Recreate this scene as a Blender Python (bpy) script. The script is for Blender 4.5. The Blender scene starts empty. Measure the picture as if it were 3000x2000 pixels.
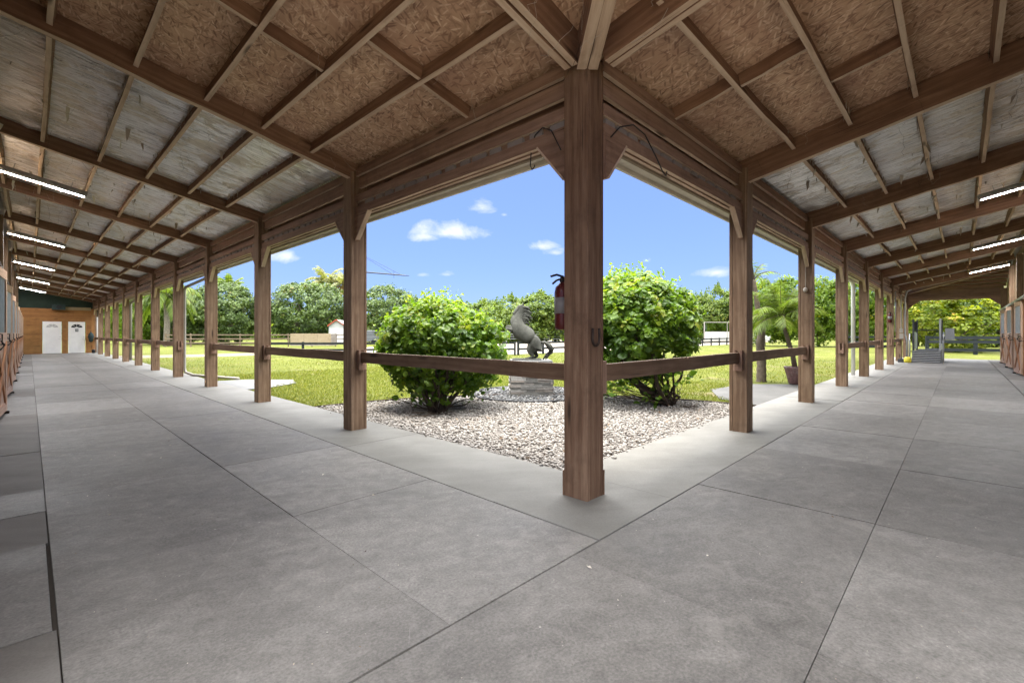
import bpy, math, random
import numpy as np
from mathutils import Vector, Matrix

R = math.radians
random.seed(7)
SC = bpy.context.scene
COL = SC.collection

# ------------------------------------------------------------------ materials
def mat(name):
    m = bpy.data.materials.new(name); m.use_nodes = True
    nt = m.node_tree; nt.nodes.clear()
    out = nt.nodes.new('ShaderNodeOutputMaterial')
    b = nt.nodes.new('ShaderNodeBsdfPrincipled')
    nt.links.new(b.outputs[0], out.inputs[0])
    b.inputs['Specular IOR Level'].default_value = 0.3
    return m, nt, b, out

def N(nt, typ, **kw):
    n = nt.nodes.new(typ)
    for k, v in kw.items():
        if k.startswith('i_'):
            key = k[2:]
            key = int(key) if key.isdigit() else key.replace('_', ' ')
            n.inputs[key].default_value = v
        else:
            setattr(n, k, v)
    return n

def L(nt, a, b): nt.links.new(a, b)

def math_(nt, op, a, b=None, c=None, clamp=False):
    n = nt.nodes.new('ShaderNodeMath'); n.operation = op; n.use_clamp = clamp
    for i, v in enumerate((a, b, c)):
        if v is None: continue
        if isinstance(v, (int, float)): n.inputs[i].default_value = v
        else: L(nt, v, n.inputs[i])
    return n.outputs[0]

def mixc(nt, fac, a, b, blend='MIX'):
    n = nt.nodes.new('ShaderNodeMix'); n.data_type = 'RGBA'; n.blend_type = blend
    for idx, v in ((0, fac), (6, a), (7, b)):
        if isinstance(v, (int, float)): n.inputs[idx].default_value = v
        elif isinstance(v, (tuple, list)): n.inputs[idx].default_value = (*v[:3], 1)
        else: L(nt, v, n.inputs[idx])
    return n.outputs[2]

def ramp(nt, fac, stops):
    n = nt.nodes.new('ShaderNodeValToRGB')
    e = n.color_ramp.elements
    while len(e) < len(stops): e.new(0.5)
    for el, (p, c) in zip(e, stops):
        el.position = p
        el.color = (*c, 1) if isinstance(c, (tuple, list)) else (c, c, c, 1)
    L(nt, fac, n.inputs[0]); return n.outputs[0]

def bump(nt, b, h, strength=0.4, dist=0.01):
    n = N(nt, 'ShaderNodeBump', i_Strength=strength, i_Distance=dist)
    L(nt, h, n.inputs['Height']); L(nt, n.outputs[0], b.inputs['Normal'])

def mapped(nt, src, scale=(1, 1, 1), rot=(0, 0, 0)):
    if any(rot):     # turn first, then stretch
        r = N(nt, 'ShaderNodeMapping'); r.inputs['Rotation'].default_value = rot; L(nt, src, r.inputs[0]); src = r.outputs[0]
    m = N(nt, 'ShaderNodeMapping'); m.inputs['Scale'].default_value = scale
    L(nt, src, m.inputs[0]); return m.outputs[0]

def noise(nt, vec, scale, detail=5, rough=0.6, dist=0.0):
    n = N(nt, 'ShaderNodeTexNoise', i_Scale=scale, i_Detail=detail, i_Roughness=rough, i_Distortion=dist)
    L(nt, vec, n.inputs['Vector']); return n.outputs[0]

def wood(name, dark, mid, light, grain=1.0, rough=0.75, bstr=0.5, rings=True, blotch=None, spec=0.3):
    """grain runs along U of the UV map, which is in metres"""
    m, nt, b, out = mat(name)
    uv = N(nt, 'ShaderNodeUVMap').outputs[0]
    g1 = noise(nt, mapped(nt, uv, (3.2, 62 * grain, 1)), 1.0, 7, 0.68)
    g2 = noise(nt, mapped(nt, uv, (1.9, 15 * grain, 1)), 1.0, 5, 0.6, 1.0)
    fac = math_(nt, 'ADD', math_(nt, 'MULTIPLY', g1, 0.55), math_(nt, 'MULTIPLY', g2, 0.5))
    if rings:
        w = N(nt, 'ShaderNodeTexWave', i_Scale=1.0, i_Distortion=11.0, i_Detail=2.0, i_Detail_Scale=0.6)
        w.bands_direction = 'Y'
        L(nt, mapped(nt, uv, (0.35, 4.2 * grain, 1)), w.inputs['Vector'])
        fac = math_(nt, 'ADD', math_(nt, 'MULTIPLY', fac, 0.89), math_(nt, 'MULTIPLY', w.outputs['Fac'], 0.11))
    geo = N(nt, 'ShaderNodeNewGeometry')
    isl = math_(nt, 'MULTIPLY', math_(nt, 'SUBTRACT', geo.outputs['Random Per Island'], 0.5), 0.16)
    big = noise(nt, mapped(nt, uv, (0.8, 3.0, 1)), 1.0, 3)
    fac = math_(nt, 'ADD', math_(nt, 'ADD', fac, isl), math_(nt, 'MULTIPLY', math_(nt, 'SUBTRACT', big, 0.5), 0.5), clamp=True)
    c = ramp(nt, fac, [(0.22, dark), (0.5, mid), (0.8, light)])
    # knots
    v = N(nt, 'ShaderNodeTexVoronoi', i_Scale=1.0); L(nt, mapped(nt, uv, (0.9, 5.0, 1)), v.inputs['Vector'])
    kn = ramp(nt, v.outputs['Distance'], [(0.05, 1.0), (0.13, 0.0)])
    c = mixc(nt, math_(nt, 'MULTIPLY', kn, 0.85), c, tuple(x * 0.35 for x in dark))
    ck = ramp(nt, noise(nt, mapped(nt, uv, (1.1, 55 * grain, 1)), 1.0, 2, 0.4, 0.3), [(0.70, 0.0), (0.74, 1.0)])
    c = mixc(nt, math_(nt, 'MULTIPLY', ck, 0.7), c, tuple(x * 0.3 for x in dark))
    st = ramp(nt, noise(nt, N(nt, 'ShaderNodeTexCoord').outputs['Object'], 3.1, 6, 0.7), [(0.52, 0.0), (0.70, 1.0)])
    c = mixc(nt, math_(nt, 'MULTIPLY', st, 0.38), c, tuple(x * 0.75 for x in dark))
    if blotch:
        o = N(nt, 'ShaderNodeTexCoord').outputs['Object']
        bl = ramp(nt, noise(nt, o, 2.3, 5, 0.6), [(0.52, 0.0), (0.68, 1.0)])
        c = mixc(nt, math_(nt, 'MULTIPLY', bl, 0.5), c, blotch)
    L(nt, c, b.inputs['Base Color'])
    b.inputs['Roughness'].default_value = rough; b.inputs['Specular IOR Level'].default_value = spec
    bump(nt, b, fac, bstr, 0.006)
    return m

M = {}
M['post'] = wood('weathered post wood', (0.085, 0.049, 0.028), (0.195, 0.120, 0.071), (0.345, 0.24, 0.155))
M['corner_post'] = wood('reddish shaded post wood', (0.065, 0.033, 0.019), (0.140, 0.078, 0.046), (0.26, 0.165, 0.105))  # redder, darker post wood; the corner's shade is worked into its colour
M['rafter'] = wood('stained rafter wood', (0.105, 0.054, 0.031), (0.198, 0.108, 0.066), (0.315, 0.19, 0.122))
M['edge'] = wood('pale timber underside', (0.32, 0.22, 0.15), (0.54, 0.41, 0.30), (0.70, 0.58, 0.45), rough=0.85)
M['beam'] = wood('header timber', (0.13, 0.073, 0.048), (0.245, 0.148, 0.10), (0.36, 0.235, 0.168))
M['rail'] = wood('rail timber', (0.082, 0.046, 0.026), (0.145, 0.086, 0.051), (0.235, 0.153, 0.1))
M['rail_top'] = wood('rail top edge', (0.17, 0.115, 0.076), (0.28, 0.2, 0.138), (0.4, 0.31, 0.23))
M['cedar'] = wood('cedar wall boards', (0.17, 0.070, 0.022), (0.27, 0.12, 0.038), (0.36, 0.175, 0.062), rings=False)
M['door_wood'] = wood('stall door face', (0.42, 0.25, 0.17), (0.56, 0.37, 0.26), (0.68, 0.5, 0.38))
M['jamb'] = wood('stall jamb', (0.24, 0.10, 0.045), (0.36, 0.165, 0.075), (0.46, 0.24, 0.12))
M['wall_wood'] = wood('stall wall boards', (0.18, 0.115, 0.07), (0.30, 0.205, 0.13), (0.40, 0.29, 0.2))
M['ply'] = wood('pale plywood', (0.21, 0.155, 0.09), (0.29, 0.225, 0.14), (0.36, 0.29, 0.2), rings=False)
M['grey_wood'] = wood('grey fence wood', (0.10, 0.085, 0.075), (0.2, 0.17, 0.15), (0.32, 0.29, 0.26))
M['black_wood'] = wood('dark fence wood', (0.010, 0.013, 0.014), (0.022, 0.026, 0.027), (0.045, 0.05, 0.05), rough=0.95, spec=0.06)
M['brown_fence'] = wood('brown rail fence wood', (0.08, 0.055, 0.035), (0.15, 0.11, 0.07), (0.24, 0.19, 0.13))

def osb():
    m, nt, b, out = mat('strand board')
    o = N(nt, 'ShaderNodeTexCoord').outputs['Object']
    col = noise(nt, o, 1.6, 4, 0.6)
    base = ramp(nt, col, [(0.3, (0.50, 0.32, 0.208)), (0.7, (0.62, 0.42, 0.28))])
    hsum = None
    for k, (ang, sc, th) in enumerate([(17, (7, 34, 1), 0.5), (68, (8, 42, 1), 0.55), (118, (7, 38, 1), 0.55), (156, (9, 46, 1), 0.6), (95, (11, 60, 1), 0.72)]):
        wv = N(nt, 'ShaderNodeVectorMath', operation='ADD'); L(nt, o, wv.inputs[0])
        nz = N(nt, 'ShaderNodeTexNoise', i_Scale=2.5, i_Detail=2.0); L(nt, o, nz.inputs['Vector'])
        sm = N(nt, 'ShaderNodeVectorMath', operation='SCALE'); sm.inputs['Scale'].default_value = 0.05
        L(nt, nz.outputs['Color'], sm.inputs[0]); L(nt, sm.outputs[0], wv.inputs[1])
        v = N(nt, 'ShaderNodeTexVoronoi', i_Scale=1.0, i_Randomness=1.0)
        v.voronoi_dimensions = '2D'
        L(nt, mapped(nt, wv.outputs[0], sc, (0, 0, R(ang))), v.inputs['Vector'])
        sep = N(nt, 'ShaderNodeSeparateColor'); L(nt, v.outputs['Color'], sep.inputs[0])
        mask = math_(nt, 'GREATER_THAN', sep.outputs[0], th)
        edge = ramp(nt, v.outputs['Distance'], [(0.30, 1.0), (0.5, 0.0)])
        mask = math_(nt, 'MULTIPLY', mask, edge)
        flake = ramp(nt, sep.outputs[1], [(0.0, (0.20, 0.108, 0.066)), (0.35, (0.40, 0.25, 0.16)), (0.7, (0.62, 0.43, 0.285)), (1.0, (0.82, 0.64, 0.46))])
        base = mixc(nt, math_(nt, 'MULTIPLY', mask, 0.78), base, flake)
        hsum = mask if hsum is None else math_(nt, 'ADD', hsum, mask)
    st = ramp(nt, noise(nt, o, 1.1, 4, 0.6), [(0.45, 0.0), (0.7, 1.0)])
    base = mixc(nt, math_(nt, 'MULTIPLY', st, 0.3), base, (0.42, 0.23, 0.18))
    L(nt, base, b.inputs['Base Color']); b.inputs['Roughness'].default_value = 0.8
    bump(nt, b, hsum, 0.35, 0.004)
    return m
M['osb'] = osb()

def foil(name, rotz):
    """corrugated metal roof skin with torn, dirty backing paper still stuck to it"""
    m, nt, b, out = mat(name)
    o = mapped(nt, N(nt, 'ShaderNodeTexCoord').outputs['Object'], (1, 1, 1), (0, 0, rotz))
    wv = N(nt, 'ShaderNodeTexWave', i_Scale=4.4, i_Distortion=2.2, i_Detail=3.0, i_Detail_Scale=1.6)
    wv.bands_direction = 'Y'; L(nt, o, wv.inputs['Vector'])
    fine = noise(nt, mapped(nt, o, (3.0, 26, 3)), 1.0, 5, 0.7, 0.8)
    crum = noise(nt, o, 7.0, 6, 0.65, 1.2)
    patch = noise(nt, mapped(nt, o, (1.2, 2.2, 1.2)), 1.4, 7, 0.68, 0.8)
    pm = ramp(nt, patch, [(0.53, 0.0), (0.56, 1.0)])
    ripple_shade = ramp(nt, noise(nt, mapped(nt, o, (1.6, 34, 1.6)), 1.0, 4, 0.7, 1.0), [(0.36, 0.72), (0.5, 1.0)])  # dark streaks paint the shading of the ripples into the foil colour
    silver = ramp(nt, fine, [(0.34, (0.42, 0.41, 0.39)), (0.44, (0.82, 0.82, 0.80)), (0.6, (0.96, 0.96, 0.95))])
    paper = ramp(nt, crum, [(0.3, (0.56, 0.50, 0.42)), (0.5, (0.76, 0.72, 0.64)), (0.75, (0.88, 0.85, 0.79))])
    c = mixc(nt, 1.0, mixc(nt, pm, silver, paper), ripple_shade, 'MULTIPLY')
    dirt = ramp(nt, noise(nt, mapped(nt, o, (2.5, 18, 2.5)), 1.0, 6, 0.75, 1.5), [(0.56, 0.0), (0.7, 1.0)])
    c = mixc(nt, math_(nt, 'MULTIPLY', dirt, 0.42), c, (0.24, 0.20, 0.15))
    stn = ramp(nt, noise(nt, o, 1.7, 7, 0.7, 0.8), [(0.50, 0.0), (0.66, 1.0)])
    c = mixc(nt, math_(nt, 'MULTIPLY', stn, 0.30), c, (0.56, 0.46, 0.34))
    torn = ramp(nt, noise(nt, mapped(nt, o, (2.2, 9, 2.2)), 1.0, 8, 0.72, 1.0), [(0.60, 0.0), (0.615, 1.0)])
    c = mixc(nt, math_(nt, 'MULTIPLY', torn, 0.85), c, (0.76, 0.70, 0.58))
    edge_ = ramp(nt, noise(nt, mapped(nt, o, (2.2, 9, 2.2)), 1.0, 8, 0.72, 1.0), [(0.575, 0.0), (0.597, 1.0), (0.605, 0.0)])
    c = mixc(nt, math_(nt, 'MULTIPLY', edge_, 0.85), c, (0.10, 0.08, 0.06))
    L(nt, c, b.inputs['Base Color'])
    L(nt, math_(nt, 'MULTIPLY', math_(nt, 'SUBTRACT', 1.0, pm), 0.6), b.inputs['Metallic'])
    b.inputs['Roughness'].default_value = 0.34
    h = math_(nt, 'ADD', math_(nt, 'MULTIPLY', wv.outputs['Fac'], 0.8), math_(nt, 'ADD', math_(nt, 'MULTIPLY', pm, 0.5), math_(nt, 'MULTIPLY', crum, 0.9)))
    bump(nt, b, h, 0.45, 0.02)
    return m
M['foilL'] = foil('torn foil roof along x', 0)
M['foilR'] = foil('torn foil roof along y', R(90))

def plain(name, col, rough=0.6, metal=0.0, var=0.15, scale=6.0, b_=0.15, dirt=None):
    m, nt, b, out = mat(name)
    o = N(nt, 'ShaderNodeTexCoord').outputs['Object']
    n = noise(nt, o, scale, 6, 0.65)
    c = ramp(nt, n, [(0.3, tuple(x * (1 - var) for x in col)), (0.7, tuple(min(1, x * (1 + var)) for x in col))])
    if dirt:
        d = ramp(nt, noise(nt, o, scale * 0.6, 6, 0.7), [(0.5, 0.0), (0.7, 1.0)])
        c = mixc(nt, math_(nt, 'MULTIPLY', d, 0.6), c, dirt)
    L(nt, c, b.inputs['Base Color']); b.inputs['Roughness'].default_value = rough; b.inputs['Metallic'].default_value = metal
    if b_: bump(nt, b, noise(nt, o, scale * 6, 4), b_, 0.01)
    return m

def mat_floor():
    m, nt, b, out = mat('rubber aisle matting')
    o = N(nt, 'ShaderNodeTexCoord').outputs['Object']
    geo = N(nt, 'ShaderNodeNewGeometry')
    n1 = noise(nt, o, 1.1, 6, 0.62)
    n2 = noise(nt, o, 75, 3, 0.7)
    n3 = noise(nt, mapped(nt, o, (3.0, 7.0, 1), (0, 0, R(30))), 1.0, 6, 0.7, 0.6)
    f = math_(nt, 'ADD', math_(nt, 'MULTIPLY', n1, 0.55), math_(nt, 'MULTIPLY', n3, 0.45))
    f = math_(nt, 'ADD', f, math_(nt, 'MULTIPLY', math_(nt, 'SUBTRACT', geo.outputs['Random Per Island'], 0.5), 0.17))
    c = ramp(nt, f, [(0.28, (0.092, 0.085, 0.077)), (0.5, (0.152, 0.142, 0.131)), (0.72, (0.232, 0.219, 0.204))])
    sp = ramp(nt, n2, [(0.28, 0.6), (0.5, 1.0), (0.72, 1.42)])
    c = mixc(nt, 0.8, c, sp, 'MULTIPLY')
    dust = ramp(nt, noise(nt, o, 0.45, 5, 0.6), [(0.45, 0.0), (0.72, 1.0)])
    c = mixc(nt, math_(nt, 'MULTIPLY', dust, 0.35), c, (0.27, 0.255, 0.235))
    st = ramp(nt, noise(nt, o, 0.9, 7, 0.72, 1.0), [(0.56, 0.0), (0.66, 1.0)])
    c = mixc(nt, math_(nt, 'MULTIPLY', st, 0.26), c, (0.065, 0.06, 0.055))
    mot = ramp(nt, noise(nt, o, 11, 7, 0.75, 0.6), [(0.34, 0.70), (0.5, 1.0), (0.68, 1.34)])
    c = mixc(nt, 0.55, c, mot, 'MULTIPLY')
    blot = ramp(nt, noise(nt, o, 3.3, 8, 0.72, 0.8), [(0.57, 0.0), (0.63, 1.0)])
    c = mixc(nt, math_(nt, 'MULTIPLY', blot, 0.22), c, (0.30, 0.28, 0.255))
    scu = ramp(nt, noise(nt, mapped(nt, o, (14, 1.6, 1), (0, 0, R(35))), 1.0, 6, 0.75, 1.4), [(0.63, 0.0), (0.72, 1.0)])
    scu2 = ramp(nt, noise(nt, mapped(nt, o, (1.8, 16, 1), (0, 0, R(12))), 1.0, 6, 0.75, 1.4), [(0.64, 0.0), (0.73, 1.0)])
    c = mixc(nt, math_(nt, 'MULTIPLY', math_(nt, 'MAXIMUM', scu, scu2), 0.35), c, (0.33, 0.31, 0.29))
    # pale specks: shavings and scuffs
    v = N(nt, 'ShaderNodeTexVoronoi', i_Scale=9.0); L(nt, o, v.inputs['Vector'])
    sep = N(nt, 'ShaderNodeSeparateColor'); L(nt, v.outputs['Color'], sep.inputs[0])
    spk = math_(nt, 'MULTIPLY', math_(nt, 'LESS_THAN', v.outputs['Distance'], math_(nt, 'MULTIPLY', sep.outputs[1], 0.06)), math_(nt, 'GREATER_THAN', sep.outputs[0], 0.6))
    c = mixc(nt, math_(nt, 'MULTIPLY', spk, 0.8), c, (0.42, 0.39, 0.35))
    L(nt, c, b.inputs['Base Color'])
    L(nt, ramp(nt, n1, [(0.3, 0.5), (0.7, 0.72)]), b.inputs['Roughness'])
    bump(nt, b, math_(nt, 'ADD', n2, math_(nt, 'MULTIPLY', n1, 2.0)), 0.35, 0.006)
    return m
M['mat'] = mat_floor()

def concrete(name, a, bcol, c_):
    m, nt, b, out = mat(name)
    o = N(nt, 'ShaderNodeTexCoord').outputs['Object']
    n1 = noise(nt, o, 1.6, 7, 0.65); n2 = noise(nt, o, 90, 3, 0.7)
    n3 = noise(nt, mapped(nt, o, (1.0, 5.0, 1), (0, 0, R(40))), 1.0, 5, 0.65, 0.5)
    c = ramp(nt, math_(nt, 'ADD', math_(nt, 'MULTIPLY', n1, 0.6), math_(nt, 'MULTIPLY', n3, 0.4)), [(0.3, a), (0.5, bcol), (0.72, c_)])
    c = mixc(nt, 0.5, c, ramp(nt, n2, [(0.3, 0.75), (0.6, 1.1)]), 'MULTIPLY')
    L(nt, c, b.inputs['Base Color']); b.inputs['Roughness'].default_value = 0.75
    bump(nt, b, math_(nt, 'ADD', n2, n1), 0.25, 0.005)
    return m
M['concrete'] = concrete('kerb strip concrete', (0.145, 0.138, 0.124), (0.184, 0.177, 0.161), (0.225, 0.217, 0.2))
M['slab'] = concrete('old stall apron concrete', (0.105, 0.094, 0.083), (0.148, 0.137, 0.124), (0.20, 0.188, 0.172))
M['pad'] = concrete('grey lawn pad concrete', (0.10, 0.10, 0.098), (0.135, 0.135, 0.132), (0.17, 0.17, 0.166))
M['asphalt'] = concrete('worn grey millings', (0.055, 0.053, 0.049), (0.082, 0.079, 0.074), (0.115, 0.11, 0.102))
M['sand'] = concrete('pale arena sand', (0.16, 0.135, 0.108), (0.2, 0.172, 0.14), (0.24, 0.21, 0.175))
M['track'] = concrete('pale dirt track', (0.13, 0.105, 0.078), (0.175, 0.145, 0.112), (0.22, 0.188, 0.15))
M['gap'] = plain('dark joint dirt', (0.07, 0.06, 0.05), 0.95)

def lawn():
    m, nt, b, out = mat('mown lawn')
    o = N(nt, 'ShaderNodeTexCoord').outputs['Object']
    n1 = noise(nt, o, 0.28, 6, 0.62); n2 = noise(nt, o, 3.5, 5, 0.7); n3 = noise(nt, o, 40, 3, 0.7)
    f = math_(nt, 'ADD', math_(nt, 'ADD', math_(nt, 'MULTIPLY', n1, 0.45), math_(nt, 'MULTIPLY', n2, 0.35)), math_(nt, 'MULTIPLY', n3, 0.2))
    c = ramp(nt, f, [(0.32, (0.05, 0.063, 0.010)), (0.48, (0.085, 0.097, 0.016)), (0.60, (0.117, 0.125, 0.025)), (0.72, (0.20, 0.18, 0.04))])
    dry = ramp(nt, noise(nt, o, 0.8, 6, 0.7), [(0.55, 0.0), (0.68, 1.0)])
    c = mixc(nt, math_(nt, 'MULTIPLY', dry, 0.7), c, (0.17, 0.135, 0.08))
    L(nt, c, b.inputs['Base Color']); b.inputs['Roughness'].default_value = 0.9; b.inputs['Specular IOR Level'].default_value = 0.1
    bump(nt, b, math_(nt, 'ADD', n3, n2), 0.8, 0.05)
    return m
M['lawn'] = lawn()

def leaf(name, stops, trans=0.35, rough=0.5, spec=0.3):
    m, nt, b, out = mat(name)
    a = N(nt, 'ShaderNodeAttribute', attribute_name='tint')
    c = ramp(nt, a.outputs['Fac'], stops)
    L(nt, c, b.inputs['Base Color']); b.inputs['Roughness'].default_value = rough; b.inputs['Specular IOR Level'].default_value = spec
    t = N(nt, 'ShaderNodeBsdfTranslucent')
    tc = mixc(nt, 0.7, c, (1.0, 1.0, 0.35), 'MULTIPLY')
    hs = N(nt, 'ShaderNodeHueSaturation', i_Value=1.9); L(nt, tc, hs.inputs['Color']); L(nt, hs.outputs[0], t.inputs[0])
    mx = N(nt, 'ShaderNodeMixShader'); mx.inputs[0].default_value = trans
    L(nt, b.outputs[0], mx.inputs[1]); L(nt, t.outputs[0], mx.inputs[2]); L(nt, mx.outputs[0], out.inputs[0])
    return m
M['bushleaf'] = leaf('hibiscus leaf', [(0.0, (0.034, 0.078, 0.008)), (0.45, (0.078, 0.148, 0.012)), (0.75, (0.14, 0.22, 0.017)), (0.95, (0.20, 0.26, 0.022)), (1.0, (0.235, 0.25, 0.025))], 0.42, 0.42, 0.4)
M['mango'] = leaf('dark evergreen leaf', [(0.0, (0.035, 0.060, 0.014)), (0.5, (0.072, 0.115, 0.024)), (0.85, (0.12, 0.17, 0.034)), (1.0, (0.17, 0.15, 0.045))], 0.25, 0.5)
M['hedge'] = leaf('hedge leaf', [(0.0, (0.05, 0.09, 0.013)), (0.5, (0.105, 0.155, 0.02)), (0.85, (0.165, 0.205, 0.028)), (1.0, (0.22, 0.21, 0.035))], 0.35)
M['bright'] = leaf('bright tree leaf', [(0.0, (0.05, 0.10, 0.010)), (0.5, (0.105, 0.165, 0.014)), (0.85, (0.17, 0.22, 0.02)), (1.0, (0.28, 0.26, 0.03))], 0.45)
M['yellow'] = leaf('yellow green leaf', [(0.0, (0.07, 0.11, 0.010)), (0.4, (0.15, 0.19, 0.014)), (0.8, (0.25, 0.26, 0.02)), (1.0, (0.36, 0.24, 0.05))], 0.45)
M['palm'] = leaf('palm leaflet', [(0.0, (0.05, 0.085, 0.012)), (0.6, (0.11, 0.165, 0.02)), (1.0, (0.20, 0.22, 0.045))], 0.35)
M['palmdry'] = leaf('dry palm leaflet', [(0.0, (0.24, 0.15, 0.07)), (0.6, (0.34, 0.22, 0.10)), (1.0, (0.40, 0.30, 0.14))], 0.3)
M['palmgrey'] = leaf('coconut leaflet', [(0.0, (0.10, 0.12, 0.04)), (0.6, (0.19, 0.2, 0.07)), (1.0, (0.30, 0.27, 0.11))], 0.35)
M['blade'] = leaf('grass blade', [(0.0, (0.075, 0.095, 0.013)), (0.5, (0.125, 0.145, 0.022)), (0.85, (0.175, 0.182, 0.036)), (1.0, (0.32, 0.26, 0.10))], 0.35, 0.6, 0.15)
M['litter'] = leaf('dry litter', [(0.0, (0.05, 0.035, 0.025)), (0.5, (0.22, 0.16, 0.11)), (1.0, (0.62, 0.57, 0.5))], 0.05, 0.8, 0.1)
M['gravel'] = leaf('river gravel', [(0.0, (0.15, 0.13, 0.115)), (0.35, (0.26, 0.235, 0.21)), (0.7, (0.35, 0.325, 0.297)), (1.0, (0.48, 0.46, 0.435))], 0.0, 0.7, 0.3)
M['darkgravel'] = leaf('slate pebble', [(0.0, (0.04, 0.04, 0.042)), (0.6, (0.12, 0.12, 0.12)), (1.0, (0.36, 0.35, 0.34))], 0.0, 0.6, 0.3)
M['paperscrap'] = leaf('torn backing paper', [(0.0, (0.36, 0.31, 0.25)), (0.6, (0.56, 0.51, 0.43)), (1.0, (0.72, 0.68, 0.6))], 0.0, 0.85, 0.1)
M['gravelbase'] = plain('gravel bed earth', (0.16, 0.135, 0.115), 0.95, 0, 0.4, 25)
M['bark'] = plain('grey brown bark', (0.11, 0.085, 0.062), 0.9, 0, 0.4, 9, 0.6)
M['stem'] = plain('shrub stem bark', (0.075, 0.055, 0.04), 0.9, 0, 0.4, 14, 0.5)
M['palmbark'] = plain('pale palm bark', (0.25, 0.21, 0.17), 0.9, 0, 0.35, 7, 0.6)
M['white'] = plain('white paint', (0.78, 0.77, 0.74), 0.45, 0, 0.04, 4, 0.05)
M['cream'] = plain('cream soffit paint', (0.60, 0.565, 0.48), 0.55, 0, 0.08, 5, 0.1)
M['soffit_dark'] = plain('dark bead trim', (0.22, 0.17, 0.12), 0.8)  # brown bead along the inner soffit edge
M['pipe'] = plain('beige downspout', (0.30, 0.28, 0.245), 0.5, 0, 0.08, 5, 0.05)
M['black'] = plain('black metal', (0.018, 0.018, 0.02), 0.5, 0.3, 0.3, 12)
M['iron'] = plain('rusty iron', (0.05, 0.035, 0.028), 0.7, 0.5, 0.5, 20)
M['galv'] = plain('galvanised steel', (0.46, 0.47, 0.48), 0.4, 0.7, 0.15, 9)
M['alu'] = plain('brushed aluminium', (0.55, 0.55, 0.54), 0.35, 0.8, 0.1, 9)
M['darkgrey'] = plain('dark grey equipment paint', (0.05, 0.053, 0.056), 0.5, 0.1, 0.2, 8)
M['rubber'] = plain('black ramp rubber', (0.06, 0.062, 0.065), 0.7, 0, 0.25, 10)
M['red'] = plain('extinguisher red', (0.085, 0.012, 0.011), 0.35, 0, 0.1, 10, 0.03)
M['label'] = plain('extinguisher label', (0.19, 0.175, 0.165), 0.5, 0, 0.08, 20, 0.0)
M['yellowp'] = plain('yellow plastic', (0.62, 0.52, 0.05), 0.45, 0, 0.1, 10, 0.03)
M['greenwall'] = plain('dark green gable wall', (0.020, 0.035, 0.026), 0.8, 0, 0.2, 3)
M['tarp'] = plain('dark green canvas', (0.028, 0.045, 0.045), 0.9, 0, 0.3, 14, 0.5)
M['clay'] = plain('glazed terracotta', (0.115, 0.062, 0.058), 0.5, 0, 0.35, 12, 0.1, dirt=(0.24, 0.215, 0.2))
M['stone'] = plain('cast stone statue', (0.055, 0.055, 0.046), 0.85, 0, 0.35, 12, 0.7, dirt=(0.095, 0.094, 0.08))
M['siding'] = plain('grey siding', (0.26, 0.27, 0.28), 0.6, 0, 0.08, 5)
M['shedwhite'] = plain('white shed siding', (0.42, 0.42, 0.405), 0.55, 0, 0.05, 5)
M['shedroof'] = plain('grey shed roofing', (0.42, 0.41, 0.42), 0.7, 0, 0.15, 6)
M['redtrim'] = plain('red trim paint', (0.42, 0.07, 0.045), 0.5)
M['web'] = plain('dusty cobweb', (0.06, 0.045, 0.032), 0.95)
M['webpale'] = plain('pale dusty thread', (0.45, 0.40, 0.33), 0.95)
M['metalroof'] = plain('painted metal roofing', (0.30, 0.31, 0.32), 0.45, 0.3)
M['mesh_dark'] = plain('brick spacer', (0.27, 0.235, 0.215), 0.9)

def ledge():
    m, nt, b, out = mat('stacked ledgestone')
    geo = N(nt, 'ShaderNodeNewGeometry'); o = N(nt, 'ShaderNodeTexCoord').outputs['Object']
    c = ramp(nt, geo.outputs['Random Per Island'], [(0.0, (0.13, 0.125, 0.115)), (0.4, (0.22, 0.21, 0.195)), (0.75, (0.28, 0.24, 0.21)), (1.0, (0.36, 0.345, 0.325))])
    c = mixc(nt, 0.5, c, ramp(nt, noise(nt, o, 14, 6), [(0.3, 0.6), (0.7, 1.15)]), 'MULTIPLY')
    L(nt, c, b.inputs['Base Color']); b.inputs['Roughness'].default_value = 0.85
    bump(nt, b, noise(nt, o, 30, 5), 0.6, 0.01)
    return m
M['ledge'] = ledge()

def emis(name, col, s):
    m, nt, b, out = mat(name)
    b.inputs['Base Color'].default_value = (0.8, 0.8, 0.8, 1)
    b.inputs['Emission Color'].default_value = (*col, 1); b.inputs['Emission Strength'].default_value = s
    return m
M['tube'] = emis('lit fluorescent tube', (0.96, 0.97, 1.0), 120.0)
M['tube_edge'] = emis('glowing lens rim', (0.96, 0.97, 1.0), 0.13)

def glass():
    m, nt, b, out = mat('dark window glass')
    b.inputs['Base Color'].default_value = (0.03, 0.032, 0.035, 1); b.inputs['Roughness'].default_value = 0.08
    return m
M['glass'] = glass()
def fglass():
    m, nt, b, out = mat('frosted window glass')
    b.inputs['Base Color'].default_value = (0.42, 0.42, 0.41, 1); b.inputs['Roughness'].default_value = 0.4
    return m
M['fglass'] = fglass()
def mirror():
    m, nt, b, out = mat('arena mirror glass')
    b.inputs['Base Color'].default_value = (0.62, 0.64, 0.62, 1); b.inputs['Metallic'].default_value = 1.0; b.inputs['Roughness'].default_value = 0.05
    return m
M['mirror'] = mirror()

# ------------------------------------------------------------------ mesh builder
rng = np.random.default_rng(11)

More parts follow.
